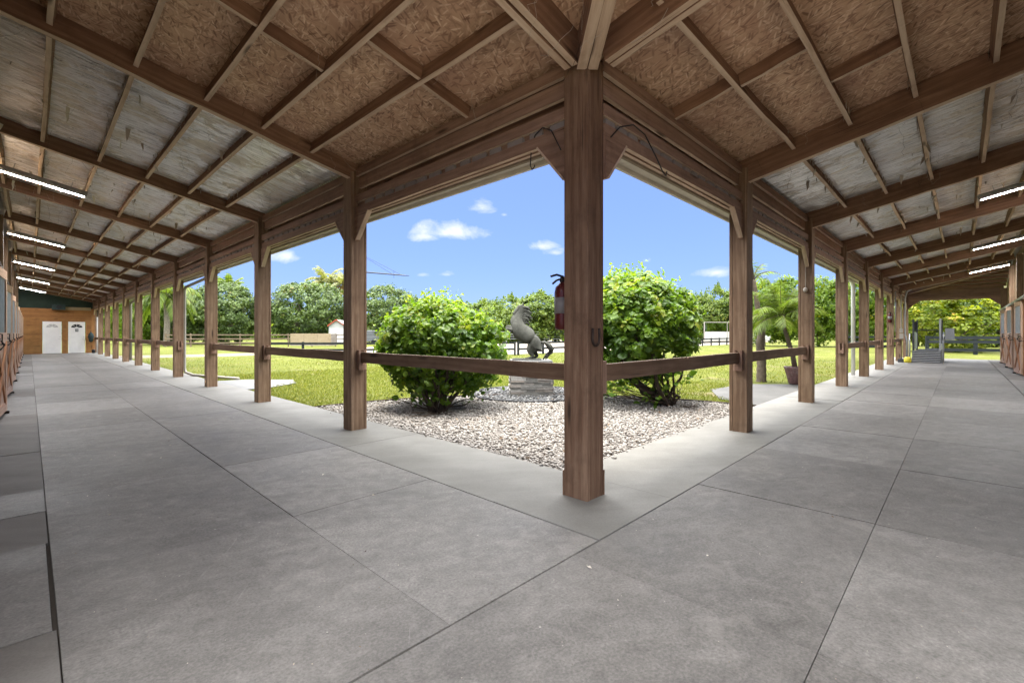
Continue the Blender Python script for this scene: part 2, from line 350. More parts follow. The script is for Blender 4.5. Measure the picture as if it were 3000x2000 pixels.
class MB:
    def __init__(s): s.v, s.f, s.uv, s.mi = [], [], [], []
    def face(s, idx, uvs, m=0): s.f.append(idx); s.uv += uvs; s.mi.append(m)
    def prism(s, prof, p0, p1, up=(0, 0, 1), mats=None, m=0, seg=1, jit=0.0, cap=True):
        """profile [(side, up)] swept from p0 to p1; mats gives one slot per profile edge"""
        p0, p1 = Vector(p0), Vector(p1); a = p1 - p0; ln = a.length; a.normalize()
        sd = a.cross(Vector(up)).normalized(); u = sd.cross(a).normalized()
        n = len(prof); base = len(s.v); uo, vo = random.uniform(0, 40), random.uniform(0, 40)
        for k in range(seg + 1):
            t = k / seg; j1, j2 = random.gauss(0, jit), random.gauss(0, jit)
            if k in (0, seg): j1 = j2 = 0
            for (x, y) in prof: s.v.append(tuple(p0 + a * (ln * t) + sd * (x + j1) + u * (y + j2)))
        per = [0]
        for i in range(n):
            q, r = prof[i], prof[(i + 1) % n]; per.append(per[-1] + math.hypot(r[0] - q[0], r[1] - q[1]))
        for k in range(seg):
            for i in range(n):
                A = base + k * n + i; B = base + k * n + (i + 1) % n
                u0, u1 = uo + ln * k / seg, uo + ln * (k + 1) / seg
                s.face([A, B, B + n, A + n], [(u0, vo + per[i]), (u0, vo + per[i + 1]), (u1, vo + per[i + 1]), (u1, vo + per[i])], mats[i] if mats else m)
        if cap:
            c1 = list(range(base + n - 1, base - 1, -1)); c2 = list(range(base + seg * n, base + seg * n + n))
            pv = [(uo + x * .2, vo + y) for x, y in prof]
            s.face(c1, pv[::-1], m); s.face(c2, pv, m)
        return s
    def beam(s, p0, p1, w, h, up=(0, 0, 1), m=0, bot=None, top=None, ch=0.0, seg=1, jit=0.0):
        """w across, h along up, centred on the line"""
        x, y = w / 2, h / 2
        if ch:
            prof = [(-x + ch, -y), (x - ch, -y), (x, -y + ch), (x, y - ch), (x - ch, y), (-x + ch, y), (-x, y - ch), (-x, -y + ch)]
            mm = [bot if bot is not None else m, m, m, m, top if top is not None else m, m, m, m]
        else:
            prof = [(-x, -y), (x, -y), (x, y), (-x, y)]
            mm = [bot if bot is not None else m, m, top if top is not None else m, m]
        return s.prism(prof, p0, p1, up, mm, m, seg, jit)
    def box(s, x0, x1, y0, y1, z0, z1, m=0, ch=0.0, ax=None):
        """axis-aligned box with grain along its longest side"""
        d = {'x': x1 - x0, 'y': y1 - y0, 'z': z1 - z0}
        ax = ax or max(d, key=d.get); c = ((x0 + x1) / 2, (y0 + y1) / 2, (z0 + z1) / 2)
        if ax == 'x': return s.beam((x0, c[1], c[2]), (x1, c[1], c[2]), d['y'], d['z'], (0, 0, 1), m, ch=ch)
        if ax == 'y': return s.beam((c[0], y0, c[2]), (c[0], y1, c[2]), d['x'], d['z'], (0, 0, 1), m, ch=ch)
        return s.beam((c[0], c[1], z0), (c[0], c[1], z1), d['x'], d['y'], (0, 1, 0), m, ch=ch)
    def poly(s, pts, nrm_thick, m=0):
        """flat polygon (list of 3-D points) extruded by vector"""
        n = len(pts); b = len(s.v); t = Vector(nrm_thick)
        uo = random.uniform(0, 30)
        P = [Vector(p) for p in pts]; e = (P[1] - P[0]).normalized(); nn = t.normalized(); f = nn.cross(e)
        uvs = [(uo + (p - P[0]).dot(e), uo + (p - P[0]).dot(f)) for p in P]
        s.v += [tuple(p) for p in P] + [tuple(p + t) for p in P]
        s.face(list(range(b + n - 1, b - 1, -1)), uvs[::-1], m); s.face(list(range(b + n, b + 2 * n)), uvs, m)
        for i in range(n):
            j = (i + 1) % n; l = (P[j] - P[i]).length; h = t.length
            s.face([b + i, b + j, b + n + j, b + n + i], [(uo, 0), (uo + l, 0), (uo + l, h), (uo, h)], m)
        return s
    def tube(s, pts, rad, n=6, m=0):
        P = [Vector(p) for p in pts]; k = len(P); rad = [rad] * k if isinstance(rad, (int, float)) else rad
        b = len(s.v); ref = Vector((0.31, 0.17, 0.93)); dist = 0; ds = []
        for i in range(k):
            t = (P[min(i + 1, k - 1)] - P[max(i - 1, 0)]).normalized()
            sd = t.cross(ref)
            sd = sd.normalized() if sd.length > 1e-4 else Vector((1, 0, 0)); u = sd.cross(t)
            for j in range(n):
                a = 2 * math.pi * j / n; s.v.append(tuple(P[i] + (sd * math.cos(a) + u * math.sin(a)) * rad[i]))
            if i: dist += (P[i] - P[i - 1]).length
            ds.append(dist)
        for i in range(k - 1):
            for j in range(n):
                A, B = b + i * n + j, b + i * n + (j + 1) % n
                s.face([A, A + n, B + n, B], [(ds[i], j / n), (ds[i + 1], j / n), (ds[i + 1], (j + 1) / n), (ds[i], (j + 1) / n)], m)
        s.face(list(range(b, b + n)), [(0, 0)] * n, m); s.face(list(range(b + (k - 1) * n + n - 1, b + (k - 1) * n - 1, -1)), [(0, 0)] * n, m)
        return s
    def lathe(s, c, prof, n=20, m=0):
        c = Vector(c); b = len(s.v); k = len(prof)
        for (r, z) in prof:
            for j in range(n):
                a = 2 * math.pi * j / n; s.v.append((c.x + r * math.cos(a), c.y + r * math.sin(a), c.z + z))
        for i in range(k - 1):
            for j in range(n):
                A, B = b + i * n + j, b + i * n + (j + 1) % n
                s.face([A, B, B + n, A + n], [(j / n, i), ((j + 1) / n, i), ((j + 1) / n, i + 1), (j / n, i + 1)], m)
        s.face(list(range(b + n - 1, b - 1, -1)), [(0, 0)] * n, m); s.face(list(range(b + (k - 1) * n, b + k * n)), [(0, 0)] * n, m)
        return s
    def build(s, name, mats, parent=None, smooth=False, loc=(0, 0, 0)):
        me = bpy.data.meshes.new(name); me.from_pydata(s.v, [], s.f)
        ul = me.uv_layers.new(name='UVMap'); ul.data.foreach_set('uv', np.array(s.uv, dtype=np.float32).ravel())
        for mm in (mats if isinstance(mats, (list, tuple)) else [mats]): me.materials.append(M[mm])
        me.polygons.foreach_set('material_index', np.array(s.mi, dtype=np.int32))
        if smooth: me.polygons.foreach_set('use_smooth', np.ones(len(s.f), dtype=bool))
        me.update()
        o = bpy.data.objects.new(name, me); COL.objects.link(o)
        o.location = loc
        if parent: o.parent = parent
        return o

def tag(o, label=None, cat=None, group=None, kind=None):
    for k, v in (('label', label), ('category', cat), ('group', group), ('kind', kind)):
        if v: o[k] = v
    return o
def empty(name, loc=(0, 0, 0), rz=0.0):
    o = bpy.data.objects.new(name, None); COL.objects.link(o); o.location = loc; o.rotation_euler.z = rz; o.empty_display_size = 0.2
    return o
def copy_tree(o, parent=None):
    c = o.copy(); COL.objects.link(c); c.parent = parent
    for ch in list(o.children): copy_tree(ch, c)
    return c

def cloud(name, pos, nrm, size, shape, tint, material, parent=None, roll=None):
    """many small faces: pos (N,3), nrm (N,3), size (N,), shape = (verts (k,3), faces)"""
    pos = np.asarray(pos, float); nrm = np.asarray(nrm, float); n = len(pos)
    nrm = nrm / (np.linalg.norm(nrm, axis=1, keepdims=True) + 1e-9)
    r = rng.normal(size=(n, 3)) if roll is None else np.asarray(roll, float)
    t = np.cross(nrm, r); t /= (np.linalg.norm(t, axis=1, keepdims=True) + 1e-9); bt = np.cross(nrm, t)
    sv = np.array(shape[0], float); k = len(sv)
    V = pos[:, None, :] + np.asarray(size)[:, None, None] * (sv[None, :, 0:1] * t[:, None, :] + sv[None, :, 1:2] * bt[:, None, :] + sv[None, :, 2:3] * nrm[:, None, :])
    fl = shape[1]; cnt = np.array([len(f) for f in fl]); loop = np.concatenate([np.array(f) for f in fl])
    L_ = (loop[None, :] + (np.arange(n) * k)[:, None]).ravel()
    tot = np.tile(cnt, n); start = np.concatenate([[0], np.cumsum(tot)[:-1]])
    return raw_mesh(name, V.reshape(-1, 3), L_, start, tot, np.repeat(tint, k), material, parent)

def raw_mesh(name, V, loops, start, tot, tint, material, parent=None, smooth=False):
    me = bpy.data.meshes.new(name)
    me.vertices.add(len(V)); me.vertices.foreach_set('co', V.astype(np.float32).ravel())
    me.loops.add(len(loops)); me.loops.foreach_set('vertex_index', loops.astype(np.int32))
    me.polygons.add(len(tot)); me.polygons.foreach_set('loop_start', start.astype(np.int32)); me.polygons.foreach_set('loop_total', tot.astype(np.int32))
    a = me.attributes.new('tint', 'FLOAT', 'POINT'); a.data.foreach_set('value', np.clip(tint, 0, 1).astype(np.float32))
    me.update(calc_edges=True)
    me.materials.append(M[material])
    if smooth: me.polygons.foreach_set('use_smooth', np.ones(len(tot), dtype=bool))
    o = bpy.data.objects.new(name, me); COL.objects.link(o)
    if parent: o.parent = parent
    return o

LEAF6 = ([(0, 0, 0), (0.36, 0.28, 0.10), (0.27, 0.66, 0.06), (0, 1.0, -0.12), (-0.27, 0.66, 0.06), (-0.36, 0.28, 0.10)], [(0, 1, 2, 3), (0, 3, 4, 5)])
LEAF4 = ([(0, 0, 0), (0.34, 0.5, 0.1), (0, 1.0, -0.08), (-0.34, 0.5, 0.1)], [(0, 1, 2), (0, 2, 3)])
SPRIG = ([(0, 0, 0), (0.3, 0.35, .08), (0.05, 0.75, 0), (-0.28, 0.4, .05), (0.5, 0.6, -.1), (0.35, 1.0, .05), (-0.5, 0.55, -.08), (-0.3, 1.0, .08)], [(0, 1, 2, 3), (1, 4, 5, 2), (3, 2, 7, 6)])

# ------------------------------------------------------------------ camera / world / light
cam = bpy.data.cameras.new('camera'); camo = bpy.data.objects.new('camera', cam); COL.objects.link(camo)
YAW = 0.7672
cam.sensor_width = 36; cam.lens = 36 * 1069.35 / 2352
cam.shift_y = -(784 - 765.71) / 2352
cam.clip_start = 0.05; cam.clip_end = 3000
camo.location = (0, 0, 1.28)
camo.rotation_euler = (R(90), 0, YAW - math.pi / 2)
SC.camera = camo

SUN = Vector((-0.6, 0.5, 0)).normalized() * math.cos(R(84)) + Vector((0, 0, math.sin(R(84))))
w = bpy.data.worlds.new('World'); SC.world = w; w.use_nodes = True
nt = w.node_tree; nt.nodes.clear()
wo = nt.nodes.new('ShaderNodeOutputWorld'); bg = nt.nodes.new('ShaderNodeBackground')
sky = N(nt, 'ShaderNodeTexSky'); sky.sky_type = 'NISHITA'; sky.sun_disc = False
sky.sun_elevation = R(84); sky.sun_rotation = math.atan2(SUN.x, SUN.y)
sky.air_density = 1.0; sky.dust_density = 0.3; sky.ozone_density = 2.0
SKY_STRENGTH = 0.085
tc = N(nt, 'ShaderNodeTexCoord').outputs['Generated']
sep = N(nt, 'ShaderNodeSeparateXYZ'); L(nt, tc, sep.inputs[0])
az = math_(nt, 'ARCTAN2', sep.outputs[1], sep.outputs[0]); el = math_(nt, 'ARCSINE', sep.outputs[2])
cn = noise(nt, mapped(nt, tc, (1, 1, 1.7)), 9.0, 9, 0.62, 0.4)
mask = None
def px_dir(px, py):   # bearing and height of a cloud in the sky
    u = (px - 1176) / 1069.35; v = (765.71 - py) / 1069.35
    return YAW - math.atan(u), math.atan(v / math.hypot(1, u))
for (px, py, wx, wy, dens) in [(1030, 535, 92, 30, 1.0), (985, 545, 50, 18, .8), (1108, 478, 42, 30, .95), (1158, 494, 16, 9, .7), (660, 590, 45, 22, .55), (700, 560, 40, 18, .4), (1242, 566, 40, 14, .6), (1275, 580, 24, 10, .4), (970, 632, 30, 12, .6), (1028, 630, 34, 13, .65), (1645, 626, 38, 16, .75), (1482, 600, 40, 12, .4), (1225, 425, 40, 12, .3), (1560, 545, 50, 14, .2), (560, 480, 60, 25, .4)]:
    a0, e0 = px_dir(px, py)
    wa, we = wx / 1069.35 * 1.1, wy / 1069.35 * 1.15
    da = math_(nt, 'DIVIDE', math_(nt, 'SUBTRACT', az, a0), wa); de = math_(nt, 'DIVIDE', math_(nt, 'SUBTRACT', el, e0), we)
    # flat-bottomed: falls off faster below the centre
    de = math_(nt, 'MULTIPLY', de, math_(nt, 'ADD', 1.0, math_(nt, 'MULTIPLY', math_(nt, 'LESS_THAN', de, 0.0), 0.7)))
    rr = math_(nt, 'SQRT', math_(nt, 'ADD', math_(nt, 'MULTIPLY', da, da), math_(nt, 'MULTIPLY', de, de)))
    k = math_(nt, 'MULTIPLY', math_(nt, 'SUBTRACT', 1.25, rr), dens)
    mask = k if mask is None else math_(nt, 'MAXIMUM', mask, k)
# elsewhere: scattered cumulus of the same kind
cl = ramp(nt, math_(nt, 'ADD', mask, math_(nt, 'MULTIPLY', math_(nt, 'SUBTRACT', cn, 0.55), 2.4)), [(0.22, 0.0), (0.85, 1.0)])
skyc = mixc(nt, 1.0, sky.outputs[0], (0.37, 0.43, 0.70), 'MULTIPLY')
skyc = mixc(nt, 0.72, skyc, (0.64, 1.02, 2.18))
skyc = mixc(nt, 1.0, skyc, (1.08, 1.06, 1.04), 'MULTIPLY')
CLOUD = 2.65
# unseen bright cloud deck overhead, added as soft fill; blue band with small cumulus below
fill_deck_n = noise(nt, mapped(nt, tc, (1, 1, 1)), 2.4, 6, 0.6, 0.3)
fill_deckm = ramp(nt, math_(nt, 'ADD', math_(nt, 'MULTIPLY', el, 1.0), math_(nt, 'MULTIPLY', math_(nt, 'SUBTRACT', fill_deck_n, 0.5), 0.25)), [(R(25), 0.0), (R(36), 1.0)])
FILL_DECK = 23.0
cloudc = mixc(nt, cn, (CLOUD * .86, CLOUD * .93, CLOUD * 1.08), (CLOUD * 1.05, CLOUD * 1.05, CLOUD * 1.08))
finalsky = mixc(nt, math_(nt, 'MULTIPLY', cl, 0.9), skyc, cloudc)
finalsky = mixc(nt, fill_deckm, finalsky, mixc(nt, fill_deck_n, (FILL_DECK * .62, FILL_DECK * .66, FILL_DECK * .72), (FILL_DECK * 1.25, FILL_DECK * 1.22, FILL_DECK * 1.16)))
L(nt, finalsky, bg.inputs[0]); bg.inputs[1].default_value = SKY_STRENGTH
L(nt, bg.outputs[0], wo.inputs[0])

sl = bpy.data.lights.new('sun', 'SUN'); sl.energy = 1.2; sl.angle = R(14); sl.color = (1.0, 0.95, 0.87)
so = bpy.data.objects.new('sun', sl); COL.objects.link(so); so.location = (0, 0, 60)
so.rotation_euler = SUN.to_track_quat('Z', 'Y').to_euler()

SC.view_settings.view_transform = 'Standard'; SC.view_settings.look = 'None'; SC.view_settings.gamma = 1.0
SC.view_settings.exposure = 2.42
SC.render.engine = 'CYCLES'
SC.cycles.max_bounces = 7; SC.cycles.diffuse_bounces = 5; SC.cycles.glossy_bounces = 3; SC.cycles.transmission_bounces = 4; SC.cycles.transparent_max_bounces = 4
SC.cycles.use_denoising = True; SC.cycles.sample_clamp_indirect = 8.0
SC.cycles.caustics_reflective = False; SC.cycles.caustics_refractive = False

# ------------------------------------------------------------------ ground
def sheet(name, pts, z, m, kind='structure', sub=False):
    b = MB(); n = len(pts)
    b.v = [(x, y, z) for x, y in pts]; b.face(list(range(n)), [(x, y) for x, y in pts])
    return tag(b.build(name, m), kind=kind)
sheet('ground', [(-400, -400), (600, -400), (600, 600), (-400, 600)], -0.075, 'lawn')

# floor of the two aisles: mats with open joints over dark dirt
b = MB()
b.box(-.46, 3.46, 2.6, 41.5, -0.3, -0.018); b.box(-.46, 33.0, -1.65, 2.6, -0.3, -0.018)
tag(b.build('floor_base', 'gap'), kind='structure')
LX = [0.086, 1.285, 2.45]; RY = [-0.93, 0.415, 1.61]
LYJ = [1.62] + [3.37 + 1.755 * i for i in range(22)]
LYJ = [y for y in LYJ if y < 41.4] + [41.45]
RXJ = [2.2 + 1.755 * i for i in range(-1, 18)]; RXJ = [x for x in RXJ if x < 32] + [32.4]
b = MB(); g = 0.0010
def slab(x0, x1, y0, y1, z, m=0, gg=g):
    dz = random.uniform(-0.003, 0.002)
    j = [random.uniform(0, 0.0014) for _ in range(4)]
    b.box(x0 + gg + j[0], x1 - gg - j[1], y0 + gg + j[2], y1 - gg - j[3], -0.016, z + dz, m, ch=0.002, ax='y')
for i in range(len(LYJ) - 1):
    for k in range(2): slab(LX[k], LX[k + 1], LYJ[i], LYJ[i + 1], 0.0)
for i in range(len(RXJ) - 1):
    for k in range(2): slab(RXJ[i], RXJ[i + 1], RY[k], RY[k + 1], 0.0)
slab(0.086, 0.445, 0.415, 1.61, 0.0); slab(0.086, 0.445, -0.93, 0.415, 0.0)
tag(b.build('aisle_floor', 'mat'), kind='structure')
# apron beside the stalls
b = MB()
ys = [-1.3, 1.0, 2.82]
for i, y in enumerate(ys[:-1]): slab(-0.42, 0.085, y, ys[i + 1], 0.0, 0)
ys = [2.815, 4.02, 4.75, 5.43, 7.2, 8.7, 10.6]
for i, y in enumerate(ys[:-1]): slab(-0.42, (.070, .082, .0845, .0845, .0845, .0845)[i], y, ys[i + 1], 0.002, 1 if i in (0, 2) else 0)
y = 10.6
while y < 41.4:
    y2 = min(y + random.choice([1.3, 1.8, 1.85, 1.2]), 41.45); slab(-0.42, 0.0845, y, y2, 0.0, random.choice([0, 0, 1])); y = y2
x = -0.4
while x < 32.3:
    x2 = min(x + random.choice([1.8, 1.83, 2.4]), 32.4); slab(x, x2, -1.62, -0.95, 0.0, random.choice([0, 0, 1])); x = x2
tag(b.build('stall_apron', ['slab', 'mat']), kind='structure')
# concrete kerb strip under the posts
b = MB(); cz = 0.004
slab(2.4505, 3.455, 2.56, 5.0, cz, gg=.001)
yy = 5.0
while yy < 41.3:
    y2 = min(yy + 3.57, 41.45); slab(2.4505, 3.455, yy, y2, cz, gg=.001); yy = y2
slab(2.4505, 3.455, 1.6105, 2.56, cz, gg=.001)
xx = 3.455
while xx < 32:
    x2 = min(xx + 3.6, 32.4); slab(xx, x2, 1.6105, 2.62, cz, gg=.001); xx = x2
tag(b.build('walkway', 'concrete'), kind='structure')

# gravel bed: quarter circle from the kerb corner
GC = (3.46, 2.63); GR = 5.55
def inbed(x, y): return x > GC[0] and y > GC[1] and (x - GC[0]) ** 2 + (y - GC[1]) ** 2 < GR ** 2
arc = [(GC[0] + GR * math.cos(R(a)), GC[1] + GR * math.sin(R(a))) for a in range(0, 91, 3)]
sheet('gravel_bed', [GC] + arc, -0.05, 'gravelbase')
ICO_V = np.array([(0, 0, 1), (.894, 0, .447), (.276, .851, .447), (-.724, .526, .447), (-.724, -.526, .447), (.276, -.851, .447), (.724, .526, -.447), (-.276, .851, -.447), (-.894, 0, -.447), (-.276, -.851, -.447), (.724, -.526, -.447), (0, 0, -1)])
ICO_F = np.array([(0, 1, 2), (0, 2, 3), (0, 3, 4), (0, 4, 5), (0, 5, 1), (1, 6, 2), (2, 7, 3), (3, 8, 4), (4, 9, 5), (5, 10, 1), (2, 6, 7), (3, 7, 8), (4, 8, 9), (5, 9, 10), (1, 10, 6), (6, 11, 7), (7, 11, 8), (8, 11, 9), (9, 11, 10), (10, 11, 6)])
def stones(name, P, size, tint, material):
    n = len(P)
    base = ICO_V[None] * (1 + rng.uniform(-.28, .28, (n, 12, 1)))
    sc = size[:, None, None] * np.stack([rng.uniform(.7, 1.5, n), rng.uniform(.6, 1.1, n), rng.uniform(.4, .75, n)], 1)[:, None, :]
    v = base * sc
    a = rng.uniform(0, 6.28, n); t = rng.normal(0, .35, n)
    ct, st = np.cos(t)[:, None], np.sin(t)[:, None]
    y, z = v[..., 1] * ct - v[..., 2] * st, v[..., 1] * st + v[..., 2] * ct
    ca, sa = np.cos(a)[:, None], np.sin(a)[:, None]
    x, y = v[..., 0] * ca - y * sa, v[..., 0] * sa + y * ca
    V = np.stack([x, y, z], -1) + P[:, None, :]
    F = (ICO_F[None] + (np.arange(n) * 12)[:, None, None]).reshape(-1)
    tot = np.full(n * 20, 3); start = np.arange(n * 20) * 3
    return raw_mesh(name, V.reshape(-1, 3), F, start, tot, np.repeat(tint, 12), material)
n = 42000
r_ = GR * np.sqrt(rng.uniform(0, 1, n)); a_ = rng.uniform(0, math.pi / 2, n)
P = np.stack([GC[0] + .02 + r_ * np.cos(a_), GC[1] + .02 + r_ * np.sin(a_), rng.uniform(-.048, -.012, n)], 1)
PC = (7.51, 6.69)
P = P[(P[:, 0] - PC[0]) ** 2 + (P[:, 1] - PC[1]) ** 2 > 1.28 ** 2]
dd = np.hypot(P[:, 0], P[:, 1])
P = P[(dd < 7.5) | (rng.uniform(0, 1, len(P)) < .75)]
tag(stones('gravel', P, rng.uniform(.011, .023, len(P)) , np.clip(rng.normal(.52, .18, len(P)), 0, 1), 'gravel'), kind='stuff')
n = 45
t_ = rng.uniform(0, 5.2, n); o_ = rng.exponential(.03, n); k_ = rng.uniform(0, 1, n) < .5
Ps = np.stack([np.where(k_, GC[0] - o_, GC[0] + t_), np.where(k_, GC[1] + t_, GC[1] - .02 - o_), np.full(n, .012)], 1)
tag(stones('spilled_gravel', Ps, rng.uniform(.008, .02, n), np.clip(rng.normal(.5, .26, n), 0, 1), 'gravel'), kind='stuff')
n = 700
r_ = GR * np.sqrt(rng.uniform(0, 1, n)); a_ = rng.uniform(0, math.pi / 2, n)
Pf = np.stack([GC[0] + r_ * np.cos(a_), GC[1] + r_ * np.sin(a_), rng.uniform(-.02, .004, n)], 1)
tag(cloud('fallen_leaves', Pf, np.stack([rng.normal(0, .5, n), rng.normal(0, .5, n), np.ones(n)], 1), rng.uniform(.02, .06, n), LEAF4, rng.beta(1, 2.5, n), 'litter'), kind='stuff')
n = 3200
r_ = 1.25 * np.sqrt(rng.uniform(0, 1, n)); a_ = rng.uniform(0, 6.28, n)
P = np.stack([PC[0] + r_ * np.cos(a_), PC[1] + r_ * np.sin(a_), rng.uniform(-.045, .0, n)], 1)
tag(stones('slate_pebbles', P, rng.uniform(.02, .038, n), np.clip(rng.beta(1.2, 2.4, n), 0, 1), 'darkgravel'), kind='stuff')
b = MB(); b.tube([(PC[0] + 1.28 * math.cos(R(a)), PC[1] + 1.28 * math.sin(R(a)), -0.005) for a in range(0, 361, 8)], 0.022, 6)
tag(b.build('edging', 'black', smooth=True), 'black plastic edging ring around the slate pebbles under the horse statue', 'edging')
b = MB(); b.tube([(x, y, -0.01) for x, y in arc], 0.018, 6)
tag(b.build('edging', 'iron', smooth=True), 'thin dark curved edging between the pale gravel bed and the lawn', 'edging')

# pads, track, arena
sheet('bounce_yard', [(-30, -30), (40, -30), (40, -1.66), (-.46, -1.66), (-.46, 41), (-30, 41)], -0.058, 'track')  # unseen pale ground behind the camera, added to bounce daylight into the aisles
sheet('pad', [(3.47, 12.3), (4.0, 12.2), (5.0, 12.9), (5.3, 13.9), (4.4, 14.9), (3.47, 15.1)], -0.052, 'pad')
sheet('path', [(9.2, 2.64), (13.6, 2.64), (14.0, 3.2), (13.2, 4.1), (11.4, 4.35), (9.9, 3.6)], -0.058, 'asphalt')
tr = [(-30, 37.5), (2, 35.2), (8, 33.2), (14, 33.6), (20, 36), (30, 40)]
for off in (-1.15, 1.15):
    up_, lo = [], []
    for i, (x, y) in enumerate(tr):
        up_.append((x, y + off + 0.75)); lo.append((x, y + off - 0.75))
    sheet('dirt_track', lo + up_[::-1], -0.066 + off * 0.001, 'track')
sheet('sand_arena', [(11.5, 31), (22, 20.6), (66, 20.6), (96, 24), (80, 60), (34, 52)], -0.062, 'sand')

# grass blades on the near lawn
def grass(n, x0, x1, y0, y1, rej, hs=(.025, .06)):
    P = np.stack([rng.uniform(x0, x1, n), rng.uniform(y0, y1, n), np.full(n, -.075)], 1)
    return P[rej(P[:, 0], P[:, 1])]
def ok(x, y):
    k = (x > 3.5) & (y > 2.66)
    k &= (x - GC[0]) ** 2 + (y - GC[1]) ** 2 > (GR + .03) ** 2
    k &= ~((x < 5.2) & (y > 12.1) & (y < 15.1) & (x - 3.4 < 2.0 - abs(y - 13.8) * .9))
    k &= ~((x > 9.4) & (x < 13.9) & (y < 4.2) & (y < 2.6 + (x - 9.2) * 1.1))
    return k
P = np.concatenate([grass(60000, 3.5, 13, 2.6, 17, ok), grass(40000, 8.5, 30, 2.6, 22, ok), grass(60000, 3.5, 30, 6, 34, ok)])
P = P[rng.uniform(0, 1, len(P)) < np.clip((33 - np.hypot(P[:, 0], P[:, 1])) / 20, 0, 1)]
n = len(P); d = np.hypot(P[:, 0], P[:, 1])
up_n = np.stack([rng.normal(0, .45, n), rng.normal(0, .45, n), np.ones(n)], 1)
side = np.stack([rng.normal(size=n), rng.normal(size=n), np.zeros(n)], 1)
BLADE = ([(-.16, 0, 0), (.16, 0, 0), (.02, 0.06, 1.0)], [(0, 1, 2)])
tag(cloud('grass', P, up_n, rng.uniform(.025, .055, n) * (1 + d * .02), BLADE, rng.uniform(0, .95, n) ** 1.2, 'blade', roll=side), kind='stuff')

# ------------------------------------------------------------------ the barn
barn = empty('stable_barn', (2.93, 2.04, 0))
tag(barn, 'open timber stable barn with two long aisles of posts and rafters meeting at a corner', 'barn')
BO = Vector(barn.location)
def part(mb, name, mats, parent=None, smooth=False):
    o = mb.build(name, mats, None, smooth)
    o.parent = parent or barn
    if parent is None: o.location = -BO
    return o
SL = 0.21
def deckz(t): return 3.54 + SL * t     # t = distance in from the post face
XL, YR, PW = 2.932, 1.972, 0.222
LP = [2.183 + 3.572 * k for k in range(12)]; RP = [2.785 + 3.603 * k for k in range(9)]
RP[0] = 2.935

def post(x, y, face, top=3.42, corner=False):
    """laminated post: core with a proud board either side; face = axis the lamination shows on"""
    b = MB(); wv = PW
    if face == 'x':      # boards split along x (seen from -y side)
        b.box(x + .040, x + wv - .030, y + .004, y + wv - .004, 0, top, ch=.004, ax='z')
        b.box(x, x + .040, y, y + wv, 0, top - .01, ch=.004, ax='z'); b.box(x + wv - .030, x + wv, y, y + wv, 0, top - .01, ch=.005, ax='z')
    else:
        b.box(x + .004, x + wv - .004, y + .030, y + wv - .040, 0, top, ch=.004, ax='z')
        b.box(x, x + wv, y, y + .030, 0, top - .01, ch=.004, ax='z'); b.box(x, x + wv, y + wv - .040, y + wv, 0, top - .01, ch=.005, ax='z')
    if corner:
        b.box(x - .006, x + wv + .008, y + wv, y + wv + .012, 0, .2, ch=.003, ax='z'); b.box(x + wv, x + wv + .012, y - .004, y + wv, 0, .2, ch=.003, ax='z')
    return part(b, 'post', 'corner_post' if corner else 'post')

def bracket(p, kind, x, y):
    b = MB()
    if kind == 'L-':   # on the near (-y) face: block with a slot that holds the rail
        b.box(x + .075, x + .105, y - .06, y, .80, 1.06, ch=.003, ax='z'); b.box(x + .15, x + .185, y - .06, y, .80, 1.06, ch=.003, ax='z'); b.box(x + .105, x + .15, y - .058, y, .80, .885, ch=.003, ax='y')
    elif kind == 'L+':
        yy = y + PW
        b.box(x + .075, x + .105, yy, yy + .06, .80, 1.06, ch=.003, ax='z'); b.box(x + .15, x + .185, yy, yy + .06, .80, 1.06, ch=.003, ax='z'); b.box(x + .105, x + .15, yy, yy + .058, .80, .885, ch=.003, ax='y')
    elif kind == 'R-':
        b.box(x - .06, x, y + .045, y + .08, .80, 1.06, ch=.003, ax='z'); b.box(x - .06, x, y + .125, y + .155, .80, 1.06, ch=.003, ax='z'); b.box(x - .058, x, y + .08, y + .125, .80, .885, ch=.003, ax='x')
    else:
        xx_ = x + PW
        b.box(xx_, xx_ + .06, y + .045, y + .08, .80, 1.06, ch=.003, ax='z'); b.box(xx_, xx_ + .06, y + .125, y + .155, .80, 1.06, ch=.003, ax='z'); b.box(xx_, xx_ + .058, y + .08, y + .125, .80, .885, ch=.003, ax='x')
    o = b.build('rail_bracket', 'jamb' if kind[0] == 'x' else 'beam', p)
    o.location = (0, 0, 0); return o

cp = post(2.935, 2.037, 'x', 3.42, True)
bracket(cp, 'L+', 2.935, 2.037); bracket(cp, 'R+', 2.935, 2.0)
for k in range(1, 12):
    p = post(XL, LP[k], 'x'); bracket(p, 'L-', XL, LP[k]); bracket(p, 'L+', XL, LP[k])
for k in range(1, 9):
    p = post(RP[k], YR, 'y'); bracket(p, 'R-', RP[k], YR); bracket(p, 'R+', RP[k], YR)

def rail(p0, p1):
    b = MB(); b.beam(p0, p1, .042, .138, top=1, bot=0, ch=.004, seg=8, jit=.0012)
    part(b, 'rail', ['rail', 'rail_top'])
for k in (0, 1, 2, 4, 5, 6, 7, 8, 9, 10):
    y0 = (2.037 if k == 0 else LP[k]) + PW + .004
    rail((XL + .127, y0, .965), (XL + .127, LP[k + 1] - .004, .965))
for k in (0, 1, 3, 4, 6):
    rail((RP[k] + PW + .004, YR + .102, .965), (RP[k + 1] - .004, YR + .102, .965))

